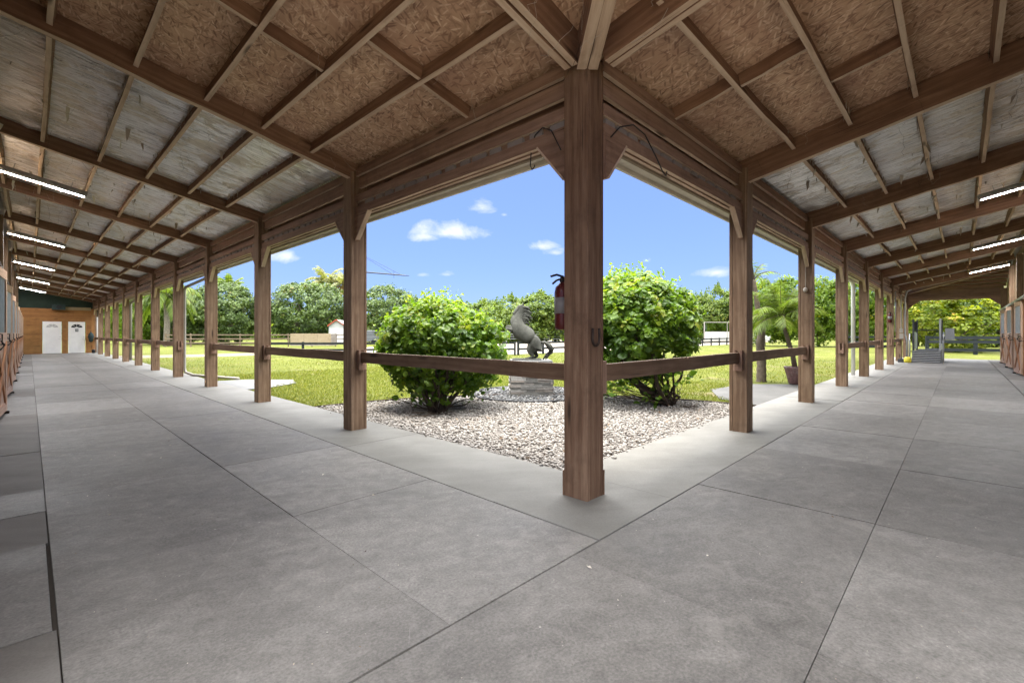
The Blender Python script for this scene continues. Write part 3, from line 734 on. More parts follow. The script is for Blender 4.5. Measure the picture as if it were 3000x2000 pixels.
# headers: lower board, row of little spacer blocks, upper board, set-back top plate, knee plates
def header(wing, k0, k1):
    b = MB(); sp = b
    P_ = (lambda a, o, z: (XL + o, a, z)) if wing == 'L' else (lambda a, o, z: (a, YR + o, z))
    a0, a1 = k0 + PW, k1
    for z0, z1, o0, o1 in ((2.845, 2.945, .055, .095), (3.005, 3.10, .055, .095), (2.83, 3.12, .10, .138)):
        b.beam(P_(a0, (o0 + o1) / 2, (z0 + z1) / 2), P_(a1, (o0 + o1) / 2, (z0 + z1) / 2), o1 - o0, z1 - z0, bot=1, seg=4, jit=.002)
    b.beam(P_(a0, .125, 3.275), P_(a1, .125, 3.275), .04, .14, bot=1)           # upper plate
    b.beam(P_(a0, .085, 3.405), P_(a1, .085, 3.405), .04, .10, bot=1)        # ledger under the deck
    t = a0 + .05
    while t < a1 - .2:
        ln = random.uniform(.12, .2); sp.beam(P_(t, .087, 2.975), P_(min(t + ln, a1 - .02), .087, 2.975), .026, .054, m=2); t += ln + random.uniform(.03, .1)
    b.beam(P_(a0 - PW + .05, .235, 3.27), P_(a1 + PW - .05, .235, 3.27), .022, .46)
    part(b, 'header_beam', ['beam', 'edge', 'mesh_dark'])
    # knee plates, one at each end
    for e, sg in ((a0, 1), (a1, -1)):
        q = MB(); ln = .34 if not (wing == 'L' and k0 < 3 and sg == 1 or wing == 'R' and k0 < 3.5 and sg == 1) else .31
        q.poly([P_(e, .045, 2.845), P_(e + sg * ln, .045, 2.845), P_(e + sg * .03, .045, 2.52), P_(e, .045, 2.50)], (0.05, 0, 0) if wing == 'L' else (0, 0.05, 0))
        q.beam(P_(e + sg * (ln + .008), .07, 2.845), P_(e + sg * .038, .07, 2.515), .062, .016, up=(0, 0, 1), m=1)
        part(q, 'knee_brace', ['beam', 'edge'])
LPc = [2.037] + LP[1:]
for k in range(11): header('L', LPc[k], LP[k + 1])
for k in range(8): header('R', RP[k], RP[k + 1])

# rafters (bottom 3.33 at the left posts, 3.23 at the right ones)
def rafter(wing, c, depth, wd=.088, tin=3.34, tout=.20, dbl=False):
    b = MB()
    P_ = (lambda t, z: (XL - t, c, z)) if wing == 'L' else (lambda t, z: (c, YR - t, z))
    up = Vector((SL, 0, 1)) if wing == 'L' else Vector((0, SL, 1))
    if dbl:
        for s in (-1, 1):
            q = (lambda t, z: (XL - t, c + s * wd / 2, z)) if wing == 'L' else (lambda t, z: (c + s * wd / 2, YR - t, z))
            b.beam(q(-tout, deckz(-tout) - depth / 2 - .004), q(tin, deckz(tin) - depth / 2 - .004), wd - .008, depth, up=up, bot=1, ch=.004, seg=10, jit=.003)
    else:
        b.beam(P_(-tout, deckz(-tout) - depth / 2 - .004), P_(tin, deckz(tin) - depth / 2 - .004), wd, depth, up=up, bot=1, ch=.004, seg=10, jit=.004)
    part(b, 'rafter', ['rafter', 'edge'])
for k in range(1, 12): rafter('L', LP[k] + .06, .205)
for k in range(1, 8): rafter('R', RP[k] + .08, .30)
rafter('L', 2.037 + .10, .24, .07, tout=-.04, dbl=True)
rafter('R', 2.935 + .10, .24, .07, tout=-.04, dbl=True)
# valley beam over the corner
b = MB(); dv = Vector((-1, -1, 0)).normalized()
for s in (-1, 1):
    o = Vector((1, -1, 0)).normalized() * s * .042
    p0 = Vector((2.96, 2.06, deckz(0) - .135)) + o; ln = 4.4
    b.beam(p0, p0 + dv * ln + Vector((0, 0, ln * SL / math.sqrt(2))), .076, .24, bot=1, seg=8, jit=.003)
part(b, 'valley_rafter', ['rafter', 'edge'])

# purlins
PT = [.50, 1.06, 1.62, 2.20, 2.79, 3.25]
for t in PT:
    b = MB(); z = deckz(t) - .072
    b.beam((XL - t, 2.10, z), (XL - t, 41.3, z), .042, .135, up=(SL, 0, 1), bot=1, seg=44, jit=.004); part(b, 'purlin', ['rafter', 'edge'])
    b = MB()
    b.beam((2.93 if t > .3 else 3.0, YR - t, z), (29.0, YR - t, z), .042, .135, up=(0, SL, 1), bot=1, seg=34, jit=.004); part(b, 'purlin', ['rafter', 'edge'])
# blocking between purlins under the board joints
for wing, cs in (('L', [(3.5, -.1, .50), (3.45, .5, 1.06), (4.15, 1.06, 1.62), (4.1, 1.62, 2.2), (3.3, 1.62, 2.2), (3.9, 2.2, 2.79)]), ('R', [(4.45, -.1, .5), (4.5, .5, 1.06), (5.25, 1.06, 1.62), (4.1, 1.62, 2.2), (5.1, 2.2, 2.79)])):
    for (c, t0, t1) in cs:
        b = MB(); z0, z1 = deckz(t0) - .062, deckz(t1) - .062
        p0, p1 = ((XL - t0 - .02, c, z0), (XL - t1 + .02, c, z1)) if wing == 'L' else ((c, YR - t0 - .02, z0), (c, YR - t1 + .02, z1))
        b.beam(p0, p1, .042, .115, bot=1, seg=3, jit=.003); part(b, 'blocking', ['rafter', 'edge'])

# roof deck: strand board by the corner, torn foil over the rest, metal skin above
def deck(name, quads, m):
    b = MB()
    for q in quads: b.poly(q, (0, 0, .018))
    return part(b, name, m)
E_ = -.42; I_ = 3.35
def Lq(y0, y1, t0=E_, t1=I_): return [(XL - t0, y0, deckz(t0)), (XL - t1, y0, deckz(t1)), (XL - t1, y1, deckz(t1)), (XL - t0, y1, deckz(t0))][::-1]
def Rq(x0, x1, t0=E_, t1=I_): return [(x0, YR - t0, deckz(t0)), (x1, YR - t0, deckz(t0)), (x1, YR - t1, deckz(t1)), (x0, YR - t1, deckz(t1))][::-1]
# strand board in 1.2 m sheets with hairline joints
q = []
for y0, y1 in ((2.14, 3.46), (3.463, 4.68), (4.683, LP[1] + .06)): q.append(Lq(y0, y1))
deck('roof_sheathing', q, 'osb')
q = []
for x0, x1 in ((3.035, 4.44), (4.443, 5.66), (5.663, RP[1] + .08)): q.append(Rq(x0, x1))
deck('roof_sheathing', q, 'osb')
c0 = (XL + .1, YR + .1, deckz(-.1))
deck('roof_sheathing', [[c0, (XL - I_, YR + .17, deckz(I_)), (XL - I_, YR - I_, deckz(I_))], [c0, (XL - I_, YR - I_, deckz(I_)), (3.04, YR - I_, deckz(I_))]], 'osb')
def foil_sheet(wing, a0, a1, fine):
    """ribbed foil between two rafters: ribs run down the slope, the sheet sags and puckers between purlins"""
    na = int((a1 - a0) / (.0125 if fine else .05)); ntt = 44 if fine else 14
    A = np.linspace(a0, a1, na)[:, None]; T = np.linspace(E_ + .3, I_, ntt)[None, :]
    z = deckz(T) + 0 * A
    ph = rng.uniform(0, 6.28)
    wob = .012 * np.sin(T * 5.1 + A * 1.3 + ph) + .009 * np.sin(T * 11.0 - A * 2.1 + 2 * ph)
    rib = .0085 * np.sin((A + wob) * 2 * math.pi / .068) * (.55 + .45 * np.sin(T * 2.3 + A * 1.7 + ph)) if fine else 0
    sag = 0
    for _ in range(16):
        ca, ct, sa, st = rng.uniform(a0, a1), rng.uniform(0, 3.2), rng.uniform(.06, .5), rng.uniform(.05, .22)
        sag = sag + rng.uniform(-.006, .03) * np.exp(-((A - ca) / sa) ** 2 - ((T - ct) / st) ** 2)
    kink = .006 * np.sin(A * 61 + 7 * np.sin(T * 9 + ph)) * (np.sin(T * 6.7 + A * 3.1 + ph) > .3)
    z = z - .004 - sag + rib + kink
    a = np.broadcast_to(A, z.shape); t = np.broadcast_to(T, z.shape)
    V = np.stack([XL - t, a, z], -1) if wing == 'L' else np.stack([a, YR - t, z], -1)
    i, j = np.meshgrid(np.arange(na - 1), np.arange(ntt - 1), indexing='ij'); q = (i * ntt + j).ravel()
    F = np.stack([q, q + 1, q + ntt + 1, q + ntt], 1)
    o = raw_mesh('roof_skin', V.reshape(-1, 3), F.ravel(), np.arange(len(F)) * 4, np.full(len(F), 4), np.zeros(na * ntt), 'foil' + wing, barn, True)
    o.location = -BO
for k in range(1, 11): foil_sheet('L', LP[k] + .06, LP[k + 1] + .06, k < 5)
for k in range(1, 7): foil_sheet('R', RP[k] + .08, RP[k + 1] + .08, k < 4)
foil_sheet('R', RP[7] + .08, 29.0, False)
# weather skin on top: over the aisles, then on over the stalls behind the walls
WL0, WR0 = 2.3, 2.9        # the stall walls start here; unseen corner bays left open for fill light
b = MB()
t0, t1, t2 = E_ - .05, 3.75, 7.5
for q in ([(XL - t0, YR - t0, t0), (XL - t0, 42.0, t0), (XL - t1, 42.0, t1), (XL - t1, YR - t1, t1)], [(XL - t0, YR - t0, t0), (XL - t1, YR - t1, t1), (29.2, YR - t1, t1), (29.2, YR - t0, t0)],
          [(XL - t1, WL0, t1), (XL - t1, 42.0, t1), (XL - t2, 42.0, t2), (XL - t2, WL0, t2)], [(WR0, YR - t1, t1), (WR0, YR - t2, t2), (29.2, YR - t2, t2), (29.2, YR - t1, t1)]):
    b.poly([(x, y, deckz(t) + .06) for x, y, t in q], (0, 0, .03))
part(b, 'roof_covering', 'metalroof')
for x, y in ((-.60, WL0 - .2), (-.60, -1.56), (WR0 - .2, -1.56)):  # unseen posts and end walls framing the added corner opening
    b = MB(); b.box(x, x + .2, y, y + .2, 0, 4.2, ch=.006, ax='z'); part(b, 'post', 'post')
b = MB(); b.box(-4.5, -.6, WL0, WL0 + .1, 0, 4.3, ax='x'); part(b, 'stall_wall', 'wall_wood')
b = MB(); b.box(WR0, WR0 + .1, -5.5, -1.6, 0, 4.3, ax='y'); part(b, 'stall_wall', 'wall_wood')
# hip end over the right aisle: purlins drop towards the end beam
XE = 31.75
def hipz(x): return deckz(0) + SL * max(0, (XE - x)) 
b = MB(); b.poly([(XE + .5, YR + .4, hipz(XE) - .1), (XE + .5, -1.6, hipz(XE) - .1), (28.2, -1.6, hipz(28.2)), (28.2, YR - .0, hipz(28.2) - .0)][::-1], (0, 0, .03)); part(b, 'roof_skin', 'foilR')
for x in (31.3, 30.7, 30.1, 29.5, 28.9):
    b = MB(); b.beam((x, YR, hipz(x) - .08), (x, -1.5, hipz(x) - .08), .045, .15, bot=1); part(b, 'purlin', ['rafter', 'edge'])
b = MB(); b.beam((XE, YR + .05, deckz(0) - .12), (28.3, YR - 3.45, deckz(3.45) - .12), .09, .24, bot=1, seg=4, jit=.004); part(b, 'hip_rafter', ['rafter', 'edge'])
b = MB()
b.beam((XE - .05, YR + .1, 3.02), (XE - .05, -1.45, 3.02), .12, .14, bot=1); b.beam((XE - .02, YR + .1, 3.20), (XE - .02, -1.45, 3.20), .06, .12, bot=1); b.beam((XE + .05, YR + .1, 3.3), (XE + .05, -1.45, 3.3), .03, .5)
part(b, 'header_beam', ['beam', 'edge'])
for yy, sg in ((YR, -1), (-1.42, 1)):
    b = MB(); b.poly([(XE - .07, yy, 2.95), (XE - .07, yy + sg * .45, 2.95), (XE - .07, yy, 2.55)], (.05, 0, 0)); part(b, 'knee_brace', ['beam'])
# eaves: soffit boards, bead, fascia gutter
def eave(wing):
    b = MB()
    end = 41.5 if wing == 'L' else 32.0
    P_ = (lambda a, o, z: (XL + o, a, z)) if wing == 'L' else (lambda a, o, z: (a, YR + o, z))
    s0 = 2.55 if wing == 'L' else 3.5
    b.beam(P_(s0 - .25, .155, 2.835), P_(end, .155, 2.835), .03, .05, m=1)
    n = 60 if wing == 'R' else 30
    # grooved soffit: narrow boards across
    a = s0 - .25; 
    while a < end:
        a2 = min(a + (.085 if a < 14 else .6), end)
        b.beam(P_(a, .245, 2.862), P_(a2 - .006, .245, 2.862), .15, .012, m=0); a = a2
    o = part(b, 'soffit', ['cream', 'soffit_dark'])
    f = MB(); f.beam(P_(s0 - .1, .335, 2.875), P_(end, .335, 2.875), .03, .12); f.beam(P_(s0 - .1, .385, 2.93), P_(end, .385, 2.93), .07, .13)
    part(f, 'fascia', 'cream')
eave('L'); eave('R')

# stall walls
b = MB()
y = WL0
while y < 41.4:
    y2 = y + random.uniform(.14, .19); b.box(-.62, -.575, y, y2 - .004, 0, 4.4, ax='z'); y = y2
part(b, 'stall_wall', 'wall_wood')
b = MB(); x = WR0
while x < 31.9:
    x2 = x + random.uniform(.14, .19); b.box(x, x2 - .004, -1.60, -1.555, 0, 4.4, ax='z'); x = x2
part(b, 'stall_wall', 'wall_wood')
for y in [9.4 + 3.6 * k for k in range(9)]:
    b = MB(); b.box(-.57, -.43, y - .1, y + .1, 2.25, 4.12, ch=.006, ax='z'); part(b, 'wall_post', 'post')
for x in (20.35, 23.95, 27.55):
    b = MB(); b.box(x - .1, x + .1, -1.555, -1.40, 2.25, 4.05, ch=.006, ax='z'); part(b, 'wall_post', 'post')
b = MB(); b.box(31.4, 31.62, -1.56, -1.34, 0, 3.4, ch=.006, ax='z'); part(b, 'post', 'post')
b = MB(); b.box(-.40, -.30, 8.5, 41.2, 2.30, 2.37, ax='y'); part(b, 'door_track', 'iron')
b = MB(); b.box(9.0, 31.3, -1.36, -1.27, 2.30, 2.37, ax='x'); part(b, 'door_track', 'galv')

def stall_door(wing, a):
    """sliding door hung off the track: frame, barred top, X-braced bottom"""
    W = 1.28
    if wing == 'L':
        B = lambda mb, a0, a1, o0, o1, z0, z1, m=0, ax=None: mb.box(-.57 + o0, -.57 + o1, a + a0, a + a1, z0, z1, m, .003, {'a': 'y', 'z': 'z', None: None}[ax])
        Q = lambda t, o, z: (-.57 + o, a + t, z)
    else:
        B = lambda mb, a0, a1, o0, o1, z0, z1, m=0, ax=None: mb.box(a + a0, a + a1, -1.55 + o0, -1.55 + o1, z0, z1, m, .003, {'a': 'x', 'z': 'z', None: None}[ax])
        Q = lambda t, o, z: (a + t, -1.55 + o, z)
    b = MB()
    for a0 in (0, W - .13): B(b, a0, a0 + .13, .205, .25, .05, 2.27, 0, 'z')
    for z0, z1 in ((.05, .19), (1.13, 1.29), (2.13, 2.27)): B(b, .13, W - .13, .207, .248, z0, z1, 0, 'a')
    for i in range(7): B(b, .13 + i * .146, .13 + (i + 1) * .146 - .003, .215, .235, .19, 1.13, 0, 'z')
    d = part(b, 'stall_door', 'door_wood')
    q = MB()
    for s in (0, 1):
        q.beam(Q(.14, .244 + s * .008, .20 if s else 1.12), Q(W - .14, .244 + s * .008, 1.12 if s else .20), .022 if wing == 'L' else .022, .11, up=(0, 0, 1))
    q.build('cross_brace', 'jamb', d)
    g = MB()
    for i in range(11): g.tube([Q(.2 + i * .088, .228, 1.29), Q(.2 + i * .088, .228, 2.13)], .008, 6)
    B(g, .13, W - .13, .2, .205, 1.29, 2.13, 1)
    g.build('grille', ['galv', 'black'], d)
    j = MB(); B(j, -.02, .10, .0, .2, 0, 2.29, 0, 'z'); B(j, W - .10, W + .02, .0, .2, 0, 2.29, 0, 'z')
    j.build('jamb', 'jamb', d)
    h = MB(); h.tube([Q(.07, .25, 1.12), Q(.07, .30, 1.12), Q(.07, .30, 1.27), Q(.07, .25, 1.27)], .009, 6)
    h.tube([Q(.0, .27, 1.2), Q(.12, .275, 1.2)], .012, 6)
    h.build('handle', 'black', d)
    k = MB()
    k.tube([Q(-.10, .0, 1.06), Q(-.10, .30, 1.05), Q(-.10, .34, 1.12), Q(-.10, .30, 1.18)], .009, 6)
    k.tube([Q(-.1, .28 + .05 * math.cos(t), 1.12 + .06 * math.sin(t)) for t in [i * .55 for i in range(13)]], .006, 5)
    k.build('bridle_hook', 'black', d)
    r = MB(); B(r, W - .05, W + .03, .2, .275, 0.003, .04); r.build('floor_guide', 'iron', d)
    # every door hangs a little open at its far end
    pv = Vector((-.35, a, 0)) if wing == 'L' else Vector((a, -1.33, 0))
    d.matrix_local = Matrix.Translation(pv - BO) @ Matrix.Rotation(R(-3.4 if wing == 'L' else 3.4), 4, 'Z') @ Matrix.Translation(-pv)
for k in range(9): stall_door('L', 9.75 + 3.6 * k)
for k in range(3): stall_door('R', 20.75 + 3.65 * k)

# end of the left aisle: cedar wall, two white doors, dark gable above
b = MB(); z = 0
while z < 2.78:
    z2 = z + .145
    segs = [(-.55, .52), (1.50, 1.69), (2.61, 3.02)] if z < 2.03 else [(-.55, 3.02)]
    for s0, s1 in segs: b.box(s0, s1, 41.44, 41.5, z, min(z2, 2.86) - .004, ax='x')
    z = z2
ew = part(b, 'end_wall', 'cedar')
f = MB()
for x in (.50, 1.46, 1.67, 2.57): f.box(x, x + .065, 41.425, 41.445, 0, 2.1, ax='z')
for x0, x1 in ((.565, 1.46), (1.735, 2.57)): f.box(x0, x1, 41.425, 41.445, 2.045, 2.1, ax='x')
f.box(2.86, 3.02, 41.42, 41.445, 0, 2.9, ax='z')
f.build('trim', 'cedar', ew)
b = MB(); b.box(-.6, 3.4, 41.52, 41.6, 2.2, 4.5, ax='x'); part(b, 'gable', 'greenwall')
b = MB(); b.box(1.62, 2.84, 41.40, 41.43, 2.79, 2.98, ax='x'); part(b, 'transom', 'ply')  # pale board standing in for the daylight in the transom opening
def white_door(x0, x1, gl, sign):
    b = MB(); y = 41.46
    b.box(x0 + .01, x1 - .01, y - .02, y + .03, .02, 2.04, ax='z'); d = part(b, 'door', 'white')
    w_ = x1 - x0; cx = (x0 + x1) / 2
    for (u0, u1) in ((.17, .40), (.60, .83)):
        for (z0, z1) in ((.28, .80), (.95, 1.47)):
            q = MB()
            a, c = x0 + u0 * w_, x0 + u1 * w_
            q.box(a, c, y - .042, y - .02, z0, z0 + .018, ax='x'); q.box(a, c, y - .042, y - .02, z1 - .018, z1, ax='x')
            q.box(a, a + .018, y - .042, y - .02, z0 + .018, z1 - .018, ax='z'); q.box(c - .018, c, y - .042, y - .02, z0 + .018, z1 - .018, ax='z')
            q.box(a + .045, c - .045, y - .027, y - .02, z0 + .045, z1 - .045, ax='z')
            q.build('door_panel', 'white', d)
    q = MB()
    for i in range(4):     # fan of glass wedges
        a0, a1 = math.pi * (i + .07) / 4, math.pi * (i + .93) / 4; rr = .27
        pts = [(cx + .07 * math.cos(a0), y - .021, 1.66 + .05 * math.sin(a0))] + [(cx + rr * math.cos(a0 + (a1 - a0) * t / 4), y - .021, 1.66 + .22 * math.sin(a0 + (a1 - a0) * t / 4)) for t in range(5)] + [(cx + .07 * math.cos(a1), y - .021, 1.66 + .05 * math.sin(a1))]
        q.poly(pts, (0, -.006, 0))
    q.build('fanlight', gl, d)
    q = MB(); q.tube([(x1 - .075, y - .02, .93), (x1 - .075, y - .07, .93)], .018, 8); q.tube([(x1 - .075, y - .07, .93), (x1 - .17, y - .075, .93)], .012, 8); q.tube([(x1 - .075, y - .02, 1.07), (x1 - .075, y - .045, 1.07)], .028, 10)
    q.build('handle', 'alu', d)
    q = MB(); q.box(x0, x1, y - .05, y + .03, 0.004, .02, ax='x'); q.build('threshold', 'iron', d)
    if sign:
        q = MB(); q.box(cx - .075, cx + .075, y - .03, y - .021, 1.40, 1.58, 0)
        for sx in (-.03, .03):
            q.box(cx + sx - .018, cx + sx + .018, y - .034, y - .03, 1.45, 1.52, 1); q.lathe((cx + sx, y - .032, 1.528), [(.004, 0), (.012, .006), (.012, .014), (.004, .02)], 8, 1)
        q.build('sign_plate', ['black', 'white'], d)
white_door(.57, 1.45, 'fglass', False); white_door(1.74, 2.56, 'glass', True)

# peeling paper and cobwebs hanging off the timbers
pos, nr, sz = [], [], []
def shreds(wing, a0, a1, per):
    n = int((a1 - a0) * per)
    for _ in range(n):
        a = random.uniform(a0, a1); t = random.choice(PT) + random.choice((-.025, .025)) if random.random() < .6 else random.uniform(.1, 3.2)
        z = deckz(t) - (.0 if random.random() < .7 else .13)
        pos.append((XL - t, a, z) if wing == 'L' else (a, YR - t, z))
        nr.append((random.gauss(0, 1), random.gauss(0, 1), random.gauss(0, .15))); sz.append(random.choice([.05, .07, .1, .16]) * random.uniform(.6, 1.3))
shreds('L', 6, 17, 16); shreds('L', 17, 40, 6); shreds('R', 6.6, 17, 16); shreds('R', 17, 28, 6)
for _ in range(1100):   # ragged fringe where the foil meets each purlin in the first bays
    wing = random.choice('LR'); t = random.choice(PT); a = random.uniform(6, 13)
    pos.append((XL - t + random.choice((.03, -.03)), a, deckz(t) - .01) if wing == 'L' else (a, YR - t + random.choice((.03, -.03)), deckz(t) - .01))
    nr.append((1 if wing == 'L' else .1, .1 if wing == 'L' else 1, 0)); sz.append(random.uniform(.04, .12))
STRIP = ([(-.16, .1, 0), (.16, .1, .02), (.14, -.35, .08), (.09, -.7, .03), (.02, -1.0, .12), (-.07, -.6, .0), (-.13, -.3, .06)], [(0, 1, 2, 6), (6, 2, 3, 5), (5, 3, 4)])
nr = np.array(nr); pos = np.array(pos)
roll = np.tile([0, 0, 1.0], (len(pos), 1)) + rng.normal(0, .22, (len(pos), 3))
o = cloud('backing_paper', pos, nr, np.array(sz), STRIP, rng.uniform(0, 1, len(pos)), 'paperscrap', barn, roll=-roll)
o.location = -BO; o['kind'] = 'stuff'
b = MB()
def thread(p, q, sag, r, m):
    p, q = Vector(p), Vector(q); pts = []
    for i in range(8):
        t = i / 7; v = p.lerp(q, t); v.z -= sag * 4 * t * (1 - t); v += Vector((random.gauss(0, .012), random.gauss(0, .012), random.gauss(0, .012))); pts.append(v)
    b.tube(pts, r, 3, m)
for _ in range(120):
    wing = random.choice('LLR'); a = random.uniform(2.4, 15) if wing == 'L' else random.uniform(3.3, 15); t = random.uniform(.1, 3.0)
    z = deckz(t) - random.uniform(.02, .14)
    p = (XL - t, a, z) if wing == 'L' else (a, YR - t, z)
    if random.random() < .55: q = (p[0] + random.gauss(0, .06), p[1] + random.gauss(0, .06), p[2] - random.uniform(.1, .42)); sg = 0
    else:
        t2 = t + random.uniform(-.5, .5); a2 = a + random.uniform(-.5, .5); z2 = deckz(t2) - random.uniform(.03, .14); q = (XL - t2, a2, z2) if wing == 'L' else (a2, YR - t2, z2); sg = random.uniform(.03, .2)
    thread(p, q, sg, random.uniform(.0007, .0016), random.choice([0, 0, 1]))
for _ in range(14):   # around the corner post head
    p = Vector((2.9, 2.0, 3.5)) + Vector((random.uniform(-.7, .1), random.uniform(-.7, .1), random.uniform(-.05, .15))); q = p + Vector((random.uniform(-.3, .3), random.uniform(-.3, .3), random.uniform(-.35, .1))); thread(p, q, .05, random.uniform(.001, .002), random.choice([0, 1, 1]))
part(b, 'cobweb', ['web', 'webpale'])['kind'] = 'stuff'

# ------------------------------------------------------------------ fixtures hung on the barn
ORD = ['nearest', 'second', 'third', 'fourth', 'farthest']
def tube_light(wing, a, lab):
    t = (XL - .15) if wing == 'L' else 2.75
    r = empty('tube_light', (.15, a, deckz(t) - .30) if wing == 'L' else (a, YR - t, deckz(t) - .30))
    tag(r, lab, 'light', 'fluorescent tube lights under the rafters')
    ax = Vector((-1, 0, SL)).normalized() if wing == 'L' else Vector((0, -1, SL)).normalized()
    up = Vector((SL, 0, 1)).normalized() if wing == 'L' else Vector((0, SL, 1)).normalized()
    hx = .57
    h = MB(); h.prism([(-.058, -.029), (.058, -.029), (.075, .0), (.05, .06), (-.05, .06), (-.075, .0)], -ax * hx, ax * hx, up); h.build('housing', 'siding', r)
    s = up.cross(ax)
    d = MB()
    d.prism([(-.032, -.030), (-.028, -.040), (.028, -.040), (.032, -.030)], -ax * (hx - .03), ax * (hx - .03), up); d.build('tube', 'tube', r)
    for e in (-1, 1):
        q = MB(); q.prism([(e * .0425 - .010, -.036), (e * .0425 + .010, -.036), (e * .0425 + .010, -.0285), (e * .0425 - .010, -.0285)], -ax * (hx - .03), ax * (hx - .03), up); q.build('lens_edge', 'tube_edge', r)
    c = MB()
    for e in (-1, 1): c.prism([(-.055, -.048), (.055, -.048), (.06, .02), (-.06, .02)], ax * (e * (hx - .03)), ax * (e * hx), up)
    c.build('end_cap', 'white', r)
    q = MB()
    for e in (-.35, .35): q.tube([ax * e + up * .05, ax * e + up * .16], .006, 5)
    q.build('hanger', 'galv', r)
for i, y in enumerate([11.1, 17.95, 24.9, 31.8, 38.8]): tube_light('L', y, f'{ORD[i]} glowing tube light along the aisle that ends in two white doors')
for i, x in enumerate([11.85, 18.8, 25.9]): tube_light('R', x, f'{ORD[i] if i < 2 else "farthest"} glowing tube light along the aisle that opens onto the black fence')

def extinguisher(loc, rz, lab):
    r = empty('fire_extinguisher', loc, rz); tag(r, lab, 'fire extinguisher', 'fire extinguishers on posts')
    b = MB(); b.lathe((0, 0, 0), [(.05, 0), (.062, .015), (.064, .06), (.064, .30), (.055, .345), (.03, .37), (.022, .385)], 20); b.build('cylinder', 'red', r, True)
    b = MB(); b.lathe((0, 0, .13), [(.0652, 0), (.0652, .13)], 20); b.build('label_band', 'label', r, True)
    b = MB(); b.lathe((0, 0, .385), [(.02, 0), (.024, .02), (.015, .045)], 10)
    b.tube([(-.01, 0, .43), (.05, 0, .445), (.10, 0, .43)], .010, 6); b.tube([(-.01, 0, .42), (.05, 0, .40), (.085, 0, .37)], .009, 6)
    b.build('valve', 'black', r)
    b = MB(); b.tube([(-.02, .02, .41), (-.07, .03, .39), (-.085, .03, .30), (-.08, .03, .12)], .010, 8); b.build('hose', 'black', r, True)
    return r
extinguisher((3.005, 2.33, 1.31), R(150), 'red fire extinguisher half hidden behind the big corner post')
extinguisher((RP[6] - .075, YR + .11, 1.72), R(180), 'red and white fire extinguisher high on a distant aisle post')

b = MB()
pts = []
for i in range(20):
    a = R(-62 + 304 * i / 19); pts.append((0, .048 * math.sin(a), -.058 * math.cos(a) if False else .058 * math.cos(a)))
b = MB(); P0 = Vector((2.935 + .11, 2.034, 1.27))
pts = [P0 + Vector((.047 * math.cos(R(a)), 0, .055 * math.sin(R(a)) - .03)) for a in range(180, 361, 20)]
pts = [P0 + Vector((-.043, 0, .05))] + pts + [P0 + Vector((.043, 0, .05))]
b.tube(pts, .010, 6)
tag(b.build('horseshoe', 'iron', smooth=True), 'rusty horseshoe nailed to the big corner post', 'horseshoe')
b = MB(); b.tube([(2.9, 2.262, 2.72), (2.95, 2.40, 2.93), (2.98, 2.52, 3.0), (3.0, 2.62, 2.97), (3.02, 2.68, 2.86), (3.03, 2.70, 2.74), (3.03, 2.68, 2.70), (3.03, 2.655, 2.715), (3.03, 2.65, 2.735)], .005, 6)
tag(b.build('plant_hook', 'black', smooth=True), 'small curled black wire hook left of the corner post top, against the sky', 'hook', 'plant hooks on the corner post')
b = MB(); b.tube([(3.16, 2.06, 2.70), (3.22, 2.03, 2.83), (3.34, 2.0, 2.96), (3.52, 1.98, 3.03), (3.70, 1.97, 3.0), (3.88, 1.96, 2.86), (4.02, 1.96, 2.75), (4.08, 1.96, 2.735), (4.1, 1.96, 2.78)], .006, 6)
tag(b.build('plant_hook', 'black', smooth=True), 'long bent black iron hook right of the corner post top, against the header', 'hook', 'plant hooks on the corner post')

# downspouts
def pipe(name, pts, r, m, lab, cat, n=8, group=None):
    b = MB(); b.tube(pts, r, n); return tag(b.build(name, m, smooth=True), lab, cat, group)
pipe('downspout', [(3.36, 13.6, 2.86), (3.34, 14.2, 2.80), (3.24, 16.65, 2.66), (3.24, 16.8, 2.58), (3.24, 16.8, .25), (3.26, 16.75, .12), (3.4, 16.5, .04), (3.9, 15.6, .0), (4.2, 15.0, -.02)], .04, 'pipe', 'beige downspout with a long bent foot beside the fourth left aisle post', 'downspout', group='downspouts along the eaves')
pipe('downspout', [(3.4, 26.0, 2.85), (3.24, 27.4, 2.7), (3.24, 27.5, 2.6), (3.24, 27.5, .05)], .055, 'pipe', 'beige downspout far along the aisle with the white doors', 'downspout', group='downspouts along the eaves')
pipe('downspout', [(16.5, 2.36, 2.86), (16.8, 2.3, 2.8), (16.95, 2.3, 2.66), (16.95, 2.3, .05)], .055, 'white', 'white downspout behind the fourth post of the right aisle', 'downspout', group='downspouts along the eaves')
pipe('conduit', [(28.15, 1.80, 0.0), (28.15, 1.80, .95), (28.15, 1.86, 1.25), (28.15, 1.86, 2.9), (28.15, 1.80, 3.2), (28.15, 1.6, 3.34), (28.15, -1.2, 3.92)], .035, 'galv', 'bent grey conduit climbing a post and following the rafter at the aisle end', 'conduit')
pipe('conduit', [(24.75, 1.94, 1.35), (24.75, 1.94, 3.0)], .025, 'galv', 'straight grey conduit down to the junction boxes', 'conduit')
b = MB(); b.box(26.6, 26.72, 1.82, 1.95, 1.05, 1.28); b.box(26.6, 26.72, 1.84, 1.95, 1.32, 1.5); b.tube([(26.68, 1.9, 1.5), (26.68, 1.9, 3.0)], .02, 6)
tag(b.build('junction_box', 'pipe'), 'pair of beige electrical boxes under a conduit near the treadmill', 'electrical box')
b = MB(); b.tube([(RP[2] - .006, YR + .10, 3.0), (RP[2] - .006, YR + .10, 2.12)], .005, 5); b.lathe((RP[2] - .02, YR + .10, 2.05), [(.02, 0), (.036, .02), (.036, .06), (.015, .08)], 10)
